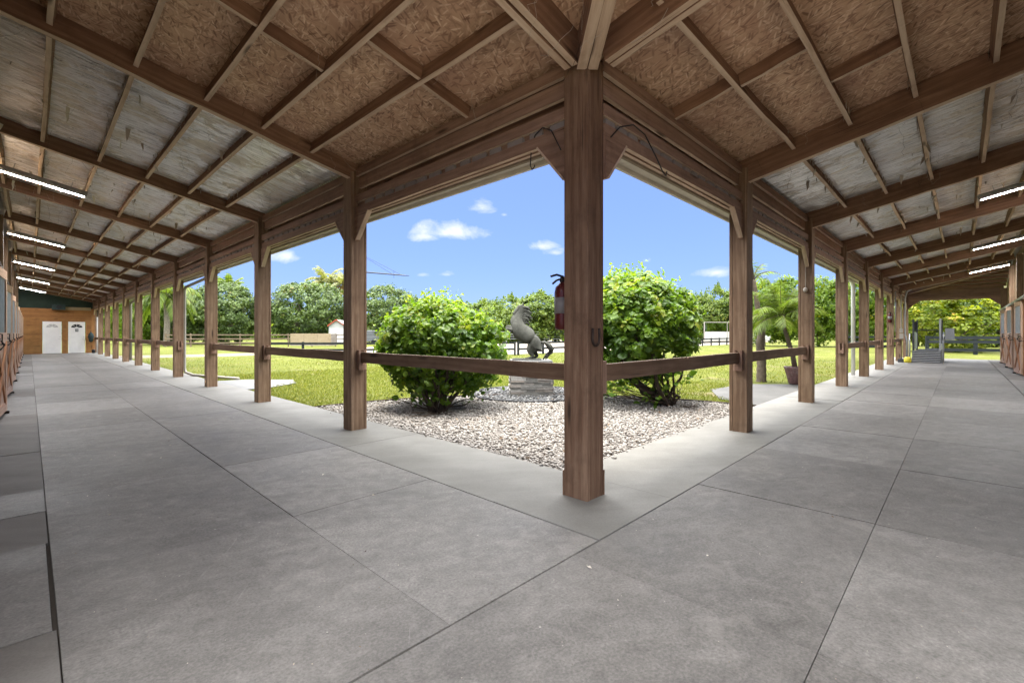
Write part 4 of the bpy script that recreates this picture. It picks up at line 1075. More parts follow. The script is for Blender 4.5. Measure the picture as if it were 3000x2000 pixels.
tag(b.build('pull_cord', 'webpale'), 'thin cord with a small knob hanging down the second right aisle post', 'cord')
b = MB(); b.tube([(RP[2] - .006, YR + .16, 3.0), (RP[2] - .006, YR + .145, 2.2)], .003, 4); 
# items at the end of the left aisle
b = MB(); rr = []
prof = [(.03, 0), (.10, .03), (.13, .18), (.15, .36), (.13, .52), (.07, .60), (.03, .64)]
b.lathe((0, 0, 0), [(r * random.uniform(.9, 1.1), z) for r, z in prof], 14); b.tube([(0, 0, .62), (0, 0, .74)], .02, 5)
tag(b.build('canvas_bag', 'tarp', loc=(2.82, 41.2, .72), smooth=True), 'dark green canvas bag hanging beside the right white door', 'bag')
b = MB(); b.box(1.0, 1.6, 41.05, 41.38, 2.78, 3.12, 0); b.tube([(1.3, 41.04, 2.95)] * 1 + [(1.3, 41.03, 2.951)], .12, 12, 1)
tag(b.build('air_conditioner', ['tarp', 'black']), 'dark air conditioner box above the white doors under the roof', 'air conditioner')
b = MB(); b.lathe((2.93, 40.9, 0), [(.06, 0), (.09, .03), (.09, .2), (.05, .24)], 10); tag(b.build('bucket', 'black'), 'small black bucket at the foot of the last left aisle post', 'bucket')
pipe('drain_pipe', [(3.12, 40.6, 0.0), (3.12, 40.6, 2.35)], .07, 'white', 'thick white pipe standing at the end of the aisle with the white doors', 'pipe')

# treadmill at the far end of the right aisle
tm = empty('horse_treadmill', (27.0, .62, 0)); tag(tm, 'grey horse treadmill with ribbed ramp and side posts at the aisle end', 'treadmill')
b = MB(); b.box(.55, 3.2, 0, .95, .04, .50, ch=.01); b.box(.6, 3.15, .1, .85, .50, .53, 1); b.build('base', ['darkgrey', 'rubber'], tm)
b = MB(); b.poly([(-.02, 0, .01), (.55, 0, .52), (.55, 0, .02)], (0, .95, 0))
ra = b.build('ramp', 'rubber', tm); b = MB()
for i in range(7): t = i / 7 + .06; b.beam((-.02 + .57 * t, .01, .01 + .51 * t + .012), (-.02 + .57 * t, .94, .01 + .51 * t + .012), .03, .022)
b.build('tread_rib', 'alu', ra)
for y in (.03, .92):
    b = MB(); b.box(.58, .66, y - .035, y + .035, .5, 1.92, ch=.006, ax='z'); b.build('side_post', 'darkgrey' if y > .5 else 'galv', tm)
    b = MB(); b.box(2.9, 2.98, y - .035, y + .035, .5, 1.92, ch=.006, ax='z'); b.build('side_post', 'darkgrey', tm)
    b = MB(); b.box(.7, 2.9, y - .015, y + .015, .55, 1.35 if y > .5 else .8, ax='x'); b.build('side_panel', 'alu', tm)
b = MB(); b.tube([(.62, .03, 1.42), (.62, .92, 1.42)], .025, 8); b.tube([(.62, .85, 1.38), (.62, .6, 1.02)], .012, 6); b.tube([(.62, .12, 1.38), (.62, .3, 1.1)], .012, 6); b.build('chest_bar', 'black', tm, True)
b = MB(); b.tube([(.1, -.08, .02), (.1, -.08, .95), (.2, -.08, 1.2), (.55, -.08, 1.32)], .03, 8); b.build('handrail', 'galv', tm, True)
b = MB(); b.tube([(.1, 1.02, .02), (.1, 1.02, .95), (.25, 1.02, 1.25)], .03, 8); b.build('handrail', 'galv', tm, True)
b = MB(); b.box(.9, 1.3, -.42, -.12, 1.0, 1.5, ch=.01); b.build('control_box', 'siding', tm)
b = MB(); b.box(.6, .66, .78, .95, 1.45, 1.8); b.build('head_gate', 'black', tm)
b = MB(); b.lathe((0, 0, 0), [(.10, 0), (.13, .04), (.13, .20), (.08, .25)], 14); tag(b.build('bucket', 'yellowp', loc=(26.75, 1.68, .004), smooth=True), 'yellow tub on the floor at the left of the treadmill', 'bucket')
b = MB(); b.box(-.14, .14, -.1, .1, 0, .16, ch=.02); b.tube([(-.1, 0, .16), (-.06, 0, .23), (.06, 0, .23), (.1, 0, .16)], .012, 6); tag(b.build('motor_box', 'darkgrey', loc=(26.9, 1.92, .004)), 'small dark motor housing on the floor against the post by the yellow tub', 'motor')

# ------------------------------------------------------------------ floor litter
n = 1500
P = np.stack([rng.uniform(.1, 6, n), rng.uniform(-.6, 9, n), np.full(n, .006)], 1)
P = P[((P[:, 0] < 2.4) | (P[:, 1] < 1.55))]
n = len(P)
tag(cloud('litter', P, np.stack([rng.normal(0, .25, n), rng.normal(0, .25, n), np.ones(n)], 1), rng.uniform(.003, .010, n) * np.where(rng.uniform(0, 1, n) > .93, rng.uniform(1.5, 3.6, n), 1), LEAF4, rng.beta(1.6, .9, n), 'litter'), kind='stuff')

# ------------------------------------------------------------------ plants
def limb(b, p, q, r0, r1, n=5, w_=.12, seg=6):
    p, q = Vector(p), Vector(q); ln = (q - p).length; pts, rad = [], []
    for i in range(seg + 1):
        t = i / seg; j = Vector((random.gauss(0, 1), random.gauss(0, 1), random.gauss(0, .4))) * (w_ * ln * .18 * math.sin(math.pi * t))
        pts.append(p.lerp(q, t) + j); rad.append(r0 + (r1 - r0) * t)
    b.tube(pts, rad, n); return pts

def clumpy(nc, nl, rx, ry, rz, cz, cr, shell=.72, cut=None, updir=.35, lump=.12, thin=0):
    """leaf positions: nc clumps through an uneven ellipsoid, nl leaves in each"""
    d = rng.normal(size=(nc, 3)); d /= np.linalg.norm(d, axis=1, keepdims=True)
    rad = np.where(rng.uniform(0, 1, nc) < shell, rng.uniform(.86, 1.0, nc), rng.uniform(.25, .86, nc))
    lob = np.zeros(nc)
    for _ in range(9):
        v = rng.normal(size=3); v /= np.linalg.norm(v); lob += np.clip(d @ v - .55, 0, 1) * rng.uniform(-.6, 1.0)
    rad = rad * (1 + lump * lob * 2)
    c = d * rad[:, None] * np.array([rx, ry, rz]) + np.array([0, 0, cz])
    if cut is not None:
        k = c[:, 2] > cut
        if thin: k &= (c[:, 2] > cz - rz * .35) | (rng.uniform(0, 1, nc) > thin)
        c, d = c[k], d[k]
    nc = len(c)
    off = rng.normal(size=(nc, nl, 3)); off /= np.linalg.norm(off, axis=2, keepdims=True)
    off *= (rng.uniform(0, 1, (nc, nl, 1)) ** .45) * cr * rng.uniform(.7, 1.3, (nc, 1, 1))
    off[..., 2] *= .75
    pos = (c[:, None, :] + off).reshape(-1, 3)
    nr = (off / (cr + 1e-6) * .9 + d[:, None, :] * .5 + rng.normal(0, .45, (nc, nl, 3)) + np.array([0, 0, updir])).reshape(-1, 3)
    tint = np.clip(rng.normal(.45, .16, (nc, 1)) + rng.normal(0, .13, (nc, nl)), 0, 1).reshape(-1)
    return pos, nr, tint, c

def shrub(loc, rx, ry, rz, cz, nc, nl, size, seed, lab, lean=0, stems=10, stem_off=(0, 0)):
    global rng
    rng = np.random.default_rng(seed); random.seed(seed)
    r = empty('shrub', loc); tag(r, lab, 'shrub')
    pos, nr, tint, c = clumpy(nc, nl, rx, ry, rz, cz, .16, .70, cz - rz * .97, .5, .16, .5)
    # new shoots at the top and outside are paler
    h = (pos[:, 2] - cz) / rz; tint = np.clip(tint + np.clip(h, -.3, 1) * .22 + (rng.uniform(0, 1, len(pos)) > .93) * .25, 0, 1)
    # sparse leafy twigs low down, almost to the ground
    lo = []
    for _ in range(34):
        a = random.uniform(0, 6.28); rr = random.uniform(.35, 1.0); zz = random.uniform(.10, .55)
        for i in range(14): lo.append((rx * rr * math.cos(a) + random.gauss(0, .10), ry * rr * math.sin(a) + random.gauss(0, .10), zz + random.gauss(0, .07)))
    lo = np.array(lo); pos = np.concatenate([pos, lo]); nr = np.concatenate([nr, rng.normal(size=(len(lo), 3)) + np.array([0, 0, .4])]); tint = np.concatenate([tint, rng.uniform(.15, .7, len(lo))])
    # young shoots that stick out above
    sp = []
    for _ in range(80):
        a = random.uniform(0, 6.28); e = random.uniform(.0, 1.45)
        d = Vector((math.cos(a) * math.cos(e) * rx, math.sin(a) * math.cos(e) * ry, math.sin(e) * rz)); base = d * .96 + Vector((0, 0, cz)); dirv = (d.normalized() + Vector((0, 0, .9))).normalized(); ln = random.uniform(.06, .30)
        for i in range(9):
            t = i / 8; sp.append(tuple(base + dirv * ln * t + Vector((random.gauss(0, .02), random.gauss(0, .02), 0))))
    sp = np.array(sp); pos = np.concatenate([pos, sp]); nr = np.concatenate([nr, rng.normal(size=(len(sp), 3)) + np.array([0, 0, .3])]); tint = np.concatenate([tint, rng.uniform(.6, 1.0, len(sp))])
    sz = np.concatenate([(.45 + 1.1 * rng.beta(1.5, 1.8, len(tint) - len(sp))) * size, rng.uniform(.4, .8, len(sp)) * size])
    # leaves hang: tip points down and outwards
    out = pos - np.array([0, 0, cz]); tipdir = out / (np.linalg.norm(out, axis=1, keepdims=True) + 1e-6) * .7 + np.array([0, 0, -.6]) + rng.normal(0, .5, pos.shape)
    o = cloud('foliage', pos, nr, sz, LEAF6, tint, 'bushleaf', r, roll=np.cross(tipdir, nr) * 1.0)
    b = MB()
    for i in range(stems):
        a = 6.28 * i / stems + random.uniform(-.3, .3); sp_ = random.uniform(.35, .8)
        p = (stem_off[0] + math.cos(a) * .10, stem_off[1] + math.sin(a) * .10, -.06)
        q = (math.cos(a) * rx * sp_, math.sin(a) * ry * sp_, cz + random.uniform(-.5, .2) * rz)
        pts = limb(b, p, q, random.uniform(.022, .05), .010, 7, .22, 8)
        for k in range(5):
            s0 = pts[random.randint(3, 7)]; q2 = (s0.x + random.gauss(0, .3), s0.y + random.gauss(0, .3), s0.z + random.uniform(.0, .45)); limb(b, s0, q2, .010, .004, 5, .2, 4)
    for i in range(stems):
        a = random.uniform(0, 6.28); p = (stem_off[0] + math.cos(a) * .1, stem_off[1] + math.sin(a) * .1, .02); q = (math.cos(a) * rx * .9, math.sin(a) * ry * .9, random.uniform(.15, .5)); limb(b, p, q, .012, .005, 5, .2, 6)
    b.build('stem', 'stem', r, True)
    return r
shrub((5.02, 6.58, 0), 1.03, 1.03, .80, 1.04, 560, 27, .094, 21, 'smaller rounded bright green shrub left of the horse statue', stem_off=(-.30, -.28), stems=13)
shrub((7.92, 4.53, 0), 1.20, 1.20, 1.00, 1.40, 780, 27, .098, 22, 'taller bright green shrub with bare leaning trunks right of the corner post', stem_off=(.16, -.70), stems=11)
b = MB(); random.seed(5)
limb(b, (8.12, 3.80, -.05), (7.35, 4.62, .80), .075, .04, 7, .3, 8)
limb(b, (8.15, 3.80, -.05), (8.48, 3.75, .6), .035, .02, 6, .4, 8)
limb(b, (8.1, 3.82, -.02), (7.5, 4.1, .30), .04, .03, 6, .4, 8)
sh = [o for o in COL.objects if o.name.startswith('shrub')][-1]
t_ = b.build('trunk', 'stem', None, True); t_.parent = sh; t_.location = -Vector(sh.location)
# dead twigs on the gravel
b = MB()
for i in range(14): a = random.uniform(0, 6.28); limb(b, (0, 0, .01), (math.cos(a) * random.uniform(.12, .3), math.sin(a) * random.uniform(.1, .25), random.uniform(.0, .07)), .008, .004, 4, .3, 4)
tag(b.build('twig_pile', 'stem', loc=(8.05, 3.42, -.02)), 'small heap of brown dead twigs on the gravel before the taller shrub', 'twigs')
b = MB()
for i in range(16): a = random.uniform(2.2, 5.2); limb(b, (0, 0, .0), (math.cos(a) * random.uniform(.2, .6), math.sin(a) * random.uniform(.15, .45), random.uniform(.0, .12)), .008, .004, 4, .3, 4)
tag(b.build('twig_pile', 'stem', loc=(4.6, 6.1, -.02)), 'dead twigs lying on the gravel under the smaller shrub', 'twigs')

TREES = {}
def tree_meshes(kind, seed):
    global rng
    key = (kind, seed)
    if key in TREES: return TREES[key]
    rng = np.random.default_rng(seed); random.seed(seed)
    b = MB()
    if kind == 'round':       # about 10 m wide, 8 m high
        pos, nr, tint, c = clumpy(430, 46, 4.7, 4.7, 3.9, 4.1, .72, .80, .5, .45, .13); sz = rng.uniform(.17, .32, len(pos)); mt = 'mango'; shape = SPRIG; lim = 9; th = .35; base = 1.4
    elif kind == 'hedge':     # about 6 m wide, 8 m high, uneven spiky top
        pos, nr, tint, c = clumpy(240, 34, 2.9, 2.9, 3.6, 3.6, .62, .72, .2, .5, .20); sz = rng.uniform(.16, .32, len(pos)); mt = 'hedge'; shape = SPRIG; lim = 7; th = .18; base = .8
        ex = []
        for _ in range(22):
            a = random.uniform(0, 6.28); rr = random.uniform(0, 2.4); zt = 3.6 + 3.5 * math.sqrt(max(0, 1 - (rr / 2.9) ** 2)); h = random.uniform(.5, 1.5)
            for i in range(34): t = random.random(); ex.append((rr * math.cos(a) + random.gauss(0, .16) * (1.2 - t), rr * math.sin(a) + random.gauss(0, .16) * (1.2 - t), zt - .3 + h * t))
        ex = np.array(ex); pos = np.concatenate([pos, ex]); nr = np.concatenate([nr, rng.normal(size=(len(ex), 3))]); tint = np.concatenate([tint, rng.uniform(.2, .8, len(ex))]); sz = np.concatenate([sz, rng.uniform(.14, .26, len(ex))])
    elif kind == 'loose':     # light green, drooping
        pos, nr, tint, c = clumpy(210, 34, 2.8, 2.8, 3.7, 4.2, .6, .6, .4, .2, .2); sz = rng.uniform(.16, .32, len(pos)); mt = 'bright'; shape = SPRIG; lim = 7; th = .16; base = 1.2
    else:                     # broad tree with tiers of yellow green leaves
        pos, nr, tint, c = clumpy(300, 36, 2.7, 2.7, 2.75, 2.85, .34, .72, .15, 1.1, .10); sz = rng.uniform(.14, .26, len(pos)); mt = 'yellow'; shape = LEAF6; lim = 9; th = .16; base = .4
        pos[:, 2] = pos[:, 2] * .55 + .45 * (np.round(pos[:, 2] / .3) * .3)
    for i in range(lim):
        t = c[random.randrange(len(c))] * .8
        limb(b, (random.gauss(0, .05), random.gauss(0, .05), base + random.uniform(0, .5)), t, th * .5, th * .12, 6, .25, 6)
    limb(b, (0, 0, -.3), (0, 0, base + .8), th, th * .75, 8, .08, 5)
    r = empty('tree'); f = cloud('crown', pos, nr, sz, shape, tint, mt, r); tk = b.build('trunk', 'bark', r, True)
    TREES[key] = r; r['used'] = 0
    return r
def tree(kind, seed, loc, wd, ht, lab, group, name, rz=None):
    src = tree_meshes(kind, seed)
    if src['used'] == 0: o = src; del o['used']; o['used'] = 1; o.name = name; TREES[(kind, seed)] = o
    else: o = copy_tree(src); o.name = name
    if 'used' in o.keys() and o is not src: del o['used']
    nom = {'round': (10.2, 8.4), 'hedge': (6.4, 8.0), 'loose': (6.2, 8.4), 'tier': (5.6, 5.8)}[kind]
    o.location = (loc[0], loc[1], -.1); o.scale = (wd / nom[0], wd / nom[0], ht / nom[1])
    o.rotation_euler.z = random.uniform(0, 6.28) if rz is None else rz
    for k in ('label', 'category', 'group'):
        if k in o.keys(): del o[k]
    tag(o, lab, 'tree', group); return o

GA = 'trees beyond the lawn'
tree('round', 1, (27.2, 65.4), 11.6, 9.0, 'big round dark evergreen tree behind the tan plywood boards and white shed', GA, 'broadleaf_tree')
tree('round', 2, (33.3, 54.8), 11.0, 7.8, 'round dark evergreen tree just left of the smaller shrub', GA, 'broadleaf_tree')
tree('round', 3, (17.25, 68.5), 10.0, 7.9, 'dark evergreen tree behind the brown rail fence, in front of the fan palm top', GA, 'broadleaf_tree')
tree('round', 2, (13.2, 72.0), 8.0, 7.8, 'dark evergreen tree seen beside the beige downspout', GA, 'broadleaf_tree')
tree('loose', 4, (9.2, 70.0), 5.4, 8.2, 'light green drooping tree behind the grey palm, right one of two', GA, 'weeping_tree')
tree('loose', 5, (7.1, 79.0), 5.4, 8.4, 'light green drooping tree behind the far left aisle posts, left one of two', GA, 'weeping_tree')
GH = 'hedge trees along the arena'
hl = ['beside the round evergreen, leftmost of the far row behind the smaller shrub', 'second from the left in the far row behind the smaller shrub', 'third from the left in the far row, right above the smaller shrub', 'just left of the horse statue head, nearer than the far row', 'right behind the horse statue mane', 'behind the red extinguisher of the corner post']
for i, (x, y, wd, ht) in enumerate([(52.4, 72.4, 10.6, 7.4), (56.1, 68.5, 11.0, 7.9), (58.5, 63.2, 10.6, 7.9), (54.7, 52.8, 9.0, 7.9), (54.8, 46.9, 8.6, 8.2), (57.6, 44.0, 8.0, 8.0)]):
    tree('hedge', 6 + i % 2, (x, y), wd, ht, 'green hedge tree ' + hl[i], GH, 'hedge_tree')
rl = ['peeking out right of the taller shrub, leftmost above the mirror', 'tallest spiky top directly above the arena mirror', 'at the left edge of the first right post, above the mirror', 'behind the topped palm', 'behind the potted palm', 'between the second and third right aisle posts', 'between the third and fourth right aisle posts', 'behind the white downspout']
for i, (x, y, wd, ht) in enumerate([(75.5, 31.0, 7.2, 8.2), (75.6, 27.5, 6.2, 9.4), (75.8, 24.1, 6.8, 9.2), (54.8, 15.2, 5.4, 7.5), (56.6, 13.4, 5.6, 8.0), (56.5, 10.6, 5.4, 7.6), (56.1, 8.1, 5.2, 7.7), (58.0, 6.1, 5.2, 7.6)]):
    if i < 3: tree('hedge', 6 + i % 2, (x, y), wd, ht, 'spiky green hedge tree ' + rl[i], GH, 'hedge_tree')
    else: tree('loose', 4 + i % 2, (x, y), wd, ht, 'bright green tree ' + rl[i], GH, 'tall_tree')
tree('tier', 9, (46.8, .5), 6.2, 5.9, 'broad yellow green tree just behind the treadmill', 'trees past the aisle end', 'broad_tree')
for i, (x, y, wd, ht, lab) in enumerate([(66.2, -2.4, 6.0, 7.2, 'dark green tree right of the yellow green one, above the black fence'), (66.3, 3.3, 6.0, 7.6, 'green tree left behind the treadmill posts'), (81.8, -1.3, 8.0, 9.0, 'tall tree showing in the gap above the black fence'), (81, -5.8, 8.0, 8.4, 'tree at the right edge of the aisle opening')]):
    tree('round' if i in (0, 2) else 'loose', (1, 4, 2, 5)[i], (x, y), wd, ht, lab, 'trees past the aisle end', 'tall_tree')

# a far belt of woods closing the horizon
pos = []
for i in range(520):
    a = R(random.uniform(-14, 104)); d = random.uniform(112, 135); h = random.uniform(4.0, 8.2)
    pos.append((d * math.cos(a), d * math.sin(a), h))
pos = np.array(pos); nl = 34
off = rng.normal(0, 1, (len(pos), nl, 3)) * np.array([2.0, 2.0, 1.0]); P = pos[:, None, :] * np.array([1, 1, 1]) + off; P[..., 2] -= rng.uniform(0, 1, (len(pos), nl)) ** .8 * pos[:, None, 2] * .95
tint = np.clip(np.repeat(rng.uniform(.15, .7, len(pos)), nl) + rng.normal(0, .12, len(pos) * nl), 0, 1)
tag(cloud('far_woods', P.reshape(-1, 3), rng.normal(size=(len(pos) * nl, 3)) + np.array([0, 0, .6]), rng.uniform(.7, 1.5, len(pos) * nl), SPRIG, tint, 'hedge'), kind='stuff')

# palms
def frond(pos, nr, tp, sz, tint, base, az_, elv, ln, droop, leafl, nleaf, t0=.12, hang=.5, tn=.5):
    pts = []; p = Vector(base); d = Vector((math.cos(az_) * math.cos(elv), math.sin(az_) * math.cos(elv), math.sin(elv))); n_ = 10
    for i in range(n_ + 1):
        pts.append(p.copy()); p = p + d * (ln / n_); d = (d + Vector((0, 0, -droop / n_))).normalized()
    for i in range(nleaf):
        t = t0 + (1 - t0) * i / (nleaf - 1); k = min(int(t * n_), n_ - 1); f_ = t * n_ - k; q = pts[k].lerp(pts[k + 1], f_); ax = (pts[k + 1] - pts[k]).normalized()
        sd = ax.cross(Vector((0, 0, 1)))
        sd = sd.normalized() if sd.length > .01 else Vector((1, 0, 0))
        for s in (-1, 1):
            dr = (sd * s + ax * .65 + Vector((0, 0, -hang + random.gauss(0, .12)))).normalized()
            pos.append(tuple(q)); tp.append(tuple(dr)); nr.append(tuple((dr.cross(ax * s)).normalized() + Vector((random.gauss(0, .1), random.gauss(0, .1), 0)))); sz.append(leafl * (1 - .55 * abs(t - .45) * 1.6) * random.uniform(.85, 1.1)); tint.append(min(1, max(0, random.gauss(tn, .18))))
    return pts
PLEAF = ([(-.035, 0, 0), (.035, 0, 0), (.045, .45, -.02), (0, 1, -.14), (-.045, .45, -.02)], [(0, 1, 2, 3, 4)])
def palm(loc, trunk, crown, n, ln, droop, leafl, nleaf, mt, lab, name='palm_tree', tr_r=(.16, .1), dry=0, seed=3, elv=(.0, 1.2), hang=.5, tmat='palmbark', pot=None, lw=1.0, group=None, rings=False):
    random.seed(seed)
    r = empty(name, loc); tag(r, lab, 'palm', group)
    pos, nr, tp, sz, ti = [], [], [], [], []
    rb = MB()
    for i in range(n):
        a = i * 2.39996 + random.uniform(-.2, .2); e = elv[0] + (elv[1] - elv[0]) * ((i + .5) / n) + random.uniform(-.1, .1)
        pts = frond(pos, nr, tp, sz, ti, crown, a, e, ln * random.uniform(.85, 1.1), droop, leafl, nleaf, hang=hang)
        rb.tube(pts, [.022 * lw * (1 - .8 * k / (len(pts) - 1)) for k in range(len(pts))], 4)
    pos, nr, tp = np.array(pos), np.array(nr), np.array(tp)
    # cloud(): second axis is nrm x t; choose roll so that leaflets run along tp
    sh = ([(x * lw, y, z) for x, y, z in PLEAF[0]], PLEAF[1])
    cloud('crown', pos, nr, np.array(sz), sh, np.array(ti), mt, r, roll=-np.cross(np.cross(nr, tp), nr) * 0 + tp * -1.0)
    rb.build('frond_stalk', 'palmdry' if mt == 'palmdry' else 'stem', r)
    if dry:
        pos, nr, tp, sz, ti = [], [], [], [], []
        for i in range(dry): frond(pos, nr, tp, sz, ti, crown, random.uniform(0, 6.28), random.uniform(-.6, -.1), ln * .8, droop * .8, leafl * .8, nleaf, hang=.9)
        cloud('dead_frond', np.array(pos), np.array(nr), np.array(sz), sh, np.array(ti), 'palmdry', r, roll=-np.array(tp))
    b = MB(); k = len(trunk)
    if rings:
        pts, rad = [], []
        P = [Vector(p) for p in trunk]
        for i in range(k - 1):
            m_ = 8
            for j in range(m_): pts.append(P[i].lerp(P[i + 1], j / m_)); t = (i + j / m_) / (k - 1); rad.append((tr_r[0] + (tr_r[1] - tr_r[0]) * t) * (1.08 if j % 2 else .96))
        pts.append(P[-1]); rad.append(tr_r[1]); b.tube(pts, rad, 10)
    else: b.tube(trunk, [tr_r[0] + (tr_r[1] - tr_r[0]) * i / (k - 1) for i in range(k)], 8)
    b.build('trunk', tmat, r, True)
    if pot:
        b = MB(); b.lathe((0, 0, 0), [(.13, 0), (.16, .04), (.21, .25), (.25, .40), (.27, .44), (.27, .47), (.23, .47), (.22, .42)], 22); b.build('pot', 'clay', r, True)
    return r
GP = 'palms beyond the trees'
palm((33.1, 73.7, 0), [(0, 0, -.2), (.3, .1, 4), (.2, 0, 9.6)], (.2, 0, 9.6), 15, 3.4, 1.5, 1.1, 26, 'palmgrey', 'tall coconut palm with pale fronds above the big round tree, left one of two', seed=3, lw=2.2, elv=(-.1, 1.3), group=GP)
palm((34.2, 70.2, 0), [(0, 0, -.2), (-.2, .1, 4), (.1, 0, 9.0)], (.1, 0, 9.0), 12, 3.2, 1.4, 1.0, 26, 'palmgrey', 'coconut palm with hanging brown dead fronds, right one of two above the round tree', seed=4, lw=2.2, dry=7, elv=(.0, 1.3), group=GP)
palm((21.4, 81.5, 0), [(0, 0, -.2), (.1, .1, 4), (0, 0, 8.0)], (0, 0, 8.0), 16, 3.0, 1.2, 1.0, 24, 'palm', 'bright palm top peeking over the dark tree between the second and third left posts', seed=5, lw=2.4, elv=(.1, 1.3), group=GP)
palm((10.2, 61.4, 0), [(0, 0, -.2), (.1, .1, 2), (0, 0, 5.2)], (0, 0, 5.2), 17, 4.2, 2.6, 1.1, 34, 'palm', 'grey trunked palm with long drooping fronds behind the left aisle posts', seed=6, lw=1.8, elv=(.0, 1.35), hang=1.0, tr_r=(.30, .24), group=GP)
palm((14.25, 4.03, -.06), [(0, 0, -.1), (.02, 0, .6), (-.02, .03, 1.1), (.05, -.02, 1.5), (-.06, .08, 2.1), (-.14, .16, 2.85)], (-.14, .16, 2.85), 7, .75, 1.7, .28, 14, 'palm', 'half dead topped palm with shaggy ringed trunk, no pot, on the lawn', seed=7, tmat='bark', tr_r=(.135, .05), elv=(.6, 1.45), lw=1.1, dry=2, rings=True)
palm((14.0, 3.14, -.06), [(0, 0, .38), (-.06, .05, .8), (-.2, .16, 1.3), (-.32, .25, 1.75)], (-.32, .25, 1.75), 20, 1.05, 1.5, .40, 38, 'palm', 'small leaning palm growing in a glazed pot beside the right aisle', seed=8, tr_r=(.065, .042), elv=(.1, 1.5), lw=.6, pot=True, hang=.6, tmat='bark')

# ------------------------------------------------------------------ fences and far objects
def fence(pts, name, m, lab, post_h, rails, sp=2.4, pw=.11, rh=.12, group=None, cap=False):
    r = empty(name, (pts[0][0], pts[0][1], -.07)); tag(r, lab, 'fence', group); o0 = Vector((pts[0][0], pts[0][1], 0))
    for (p, q) in zip(pts[:-1], pts[1:]):
        p, q = Vector((*p, 0)), Vector((*q, 0)); n_ = max(1, round((q - p).length / sp))
        for i in range(n_ + 1):
            c = p.lerp(q, i / n_) - o0; d = (q - p).normalized()
            b = MB(); b.beam(c + Vector((0, 0, -.1)), c + Vector((0, 0, post_h)), pw, pw, up=d); b.build('fence_post', m, r)
        for z in rails:
            b = MB(); nrm = Vector((0, 0, 1)).cross((q - p).normalized()) * (pw / 2 + .016)
            b.beam(p - o0 + Vector((0, 0, z)) - nrm, q - o0 + Vector((0, 0, z)) - nrm, .028, rh, seg=max(1, n_), jit=.006); b.build('fence_rail', m, r)
    return r
fence([(9.2, 29.4), (21, 20)], 'arena_fence', 'black_wood', 'low dark two rail fence along the sand, from the tan boards to the smaller shrub', .86, (.76, .38))
fence([(21.2, 19.9), (62, 19.9)], 'arena_fence', 'black_wood', 'low dark two rail fence along the sand, from the horse statue to below the mirror', .86, (.76, .38))
fence([(9.5, 57.4), (24, 45.5)], 'rail_fence', 'brown_fence', 'brown three rail wooden fence before the dark trees on the left', 1.35, (1.2, .8, .4))
fence([(41.0, 1.6), (43.6, -5.2)], 'paddock_fence', 'black_wood', 'black board fence right of the yellow green tree, past the aisle end', 1.2, (1.08, .82, .30), rh=.2, pw=.16)
fence([(40.2, 5.8), (47, 3.5)], 'paddock_fence', 'black_wood', 'dark board fence behind the right aisle posts beyond the lawn', 1.25, (1.1, .75, .4), rh=.15)
fence([(47.5, 51.0), (58, 41.0)], 'pipe_corral', 'galv', 'pale metal pipe corral behind the horse statue', 1.65, (1.6, 1.25, .9, .55), sp=3.0, pw=.08, rh=.06)
b = MB(); p, q = Vector((18.3, 48.73, 0)), Vector((21.15, 45.8, 0)); d = (q - p).normalized(); nn = Vector((d.y, -d.x, 0))
r = empty('plywood_pen', p); tag(r, 'pale tan plywood boarded box beyond the dark arena fence', 'pen')
for i in range(3):
    b = MB(); a, c = d * (i * 4.1 / 3 + .01), d * ((i + 1) * 4.1 / 3 - .01)
    b.beam(a + Vector((0, 0, .68)), c + Vector((0, 0, .68)), .03, 1.2); b.build('board', 'ply', r)
b = MB(); b.beam(Vector((0, 0, .1)) - nn * .03, d * 4.1 + Vector((0, 0, .1)) - nn * .03, .1, .1); b.beam(d * 4.1 + Vector((0, 0, .66)), d * 4.1 + nn * -1.6 + Vector((0, 0, .66)), .03, 1.2); b.build('frame', 'grey_wood', r)
# white shed with red edged gable
sh = empty('shed', (26.6, 56.0, -.07), math.atan2(-.63, .775)); tag(sh, 'small white shed with red trimmed gable beside the tan boards', 'shed')
b = MB(); b.poly([(-.95, 0, 0), (.95, 0, 0), (.95, 0, 2.3), (0, 0, 3.0), (-.95, 0, 2.3)], (0, 5.0, 0)); b.build('wall', 'shedwhite', sh)
b = MB(); b.beam((-1.05, 2.45, 2.28), (0, 2.45, 3.06), 5.3, .05, up=(0, 0, 1)); b.beam((0, 2.45, 3.06), (1.05, 2.45, 2.28), 5.3, .05, up=(0, 0, 1)); b.build('roof', 'shedroof', sh)
b = MB(); b.beam((-1.06, -.22, 2.28), (0, -.22, 3.08), .05, .10); b.beam((0, -.22, 3.08), (1.06, -.22, 2.28), .05, .10); b.build('trim', 'redtrim', sh)
b = MB(); b.box(-.75, .75, -.04, 0, .05, 1.95); b.build('door', 'white', sh)
gs = empty('grey_trailer', (30.2, 52.2, -.07), math.atan2(-.70, .71)); tag(gs, 'low grey louvred horse trailer left of the smaller shrub', 'trailer')
b = MB(); b.box(-2.2, 2.2, 0, 1.8, .35, 1.75, ch=.05); b.build('body', 'siding', gs)
b = MB()
for i in range(7): b.beam((-2.15, -.012, .5 + i * .17), (2.15, -.012, .5 + i * .17), .03, .05)
b.build('louvre', 'darkgrey', gs)
for x in (-.6, .3):
    b = MB(); b.tube([(x, -.06, .3), (x, .16, .3)], .3, 16); b.build('wheel', 'black', gs)
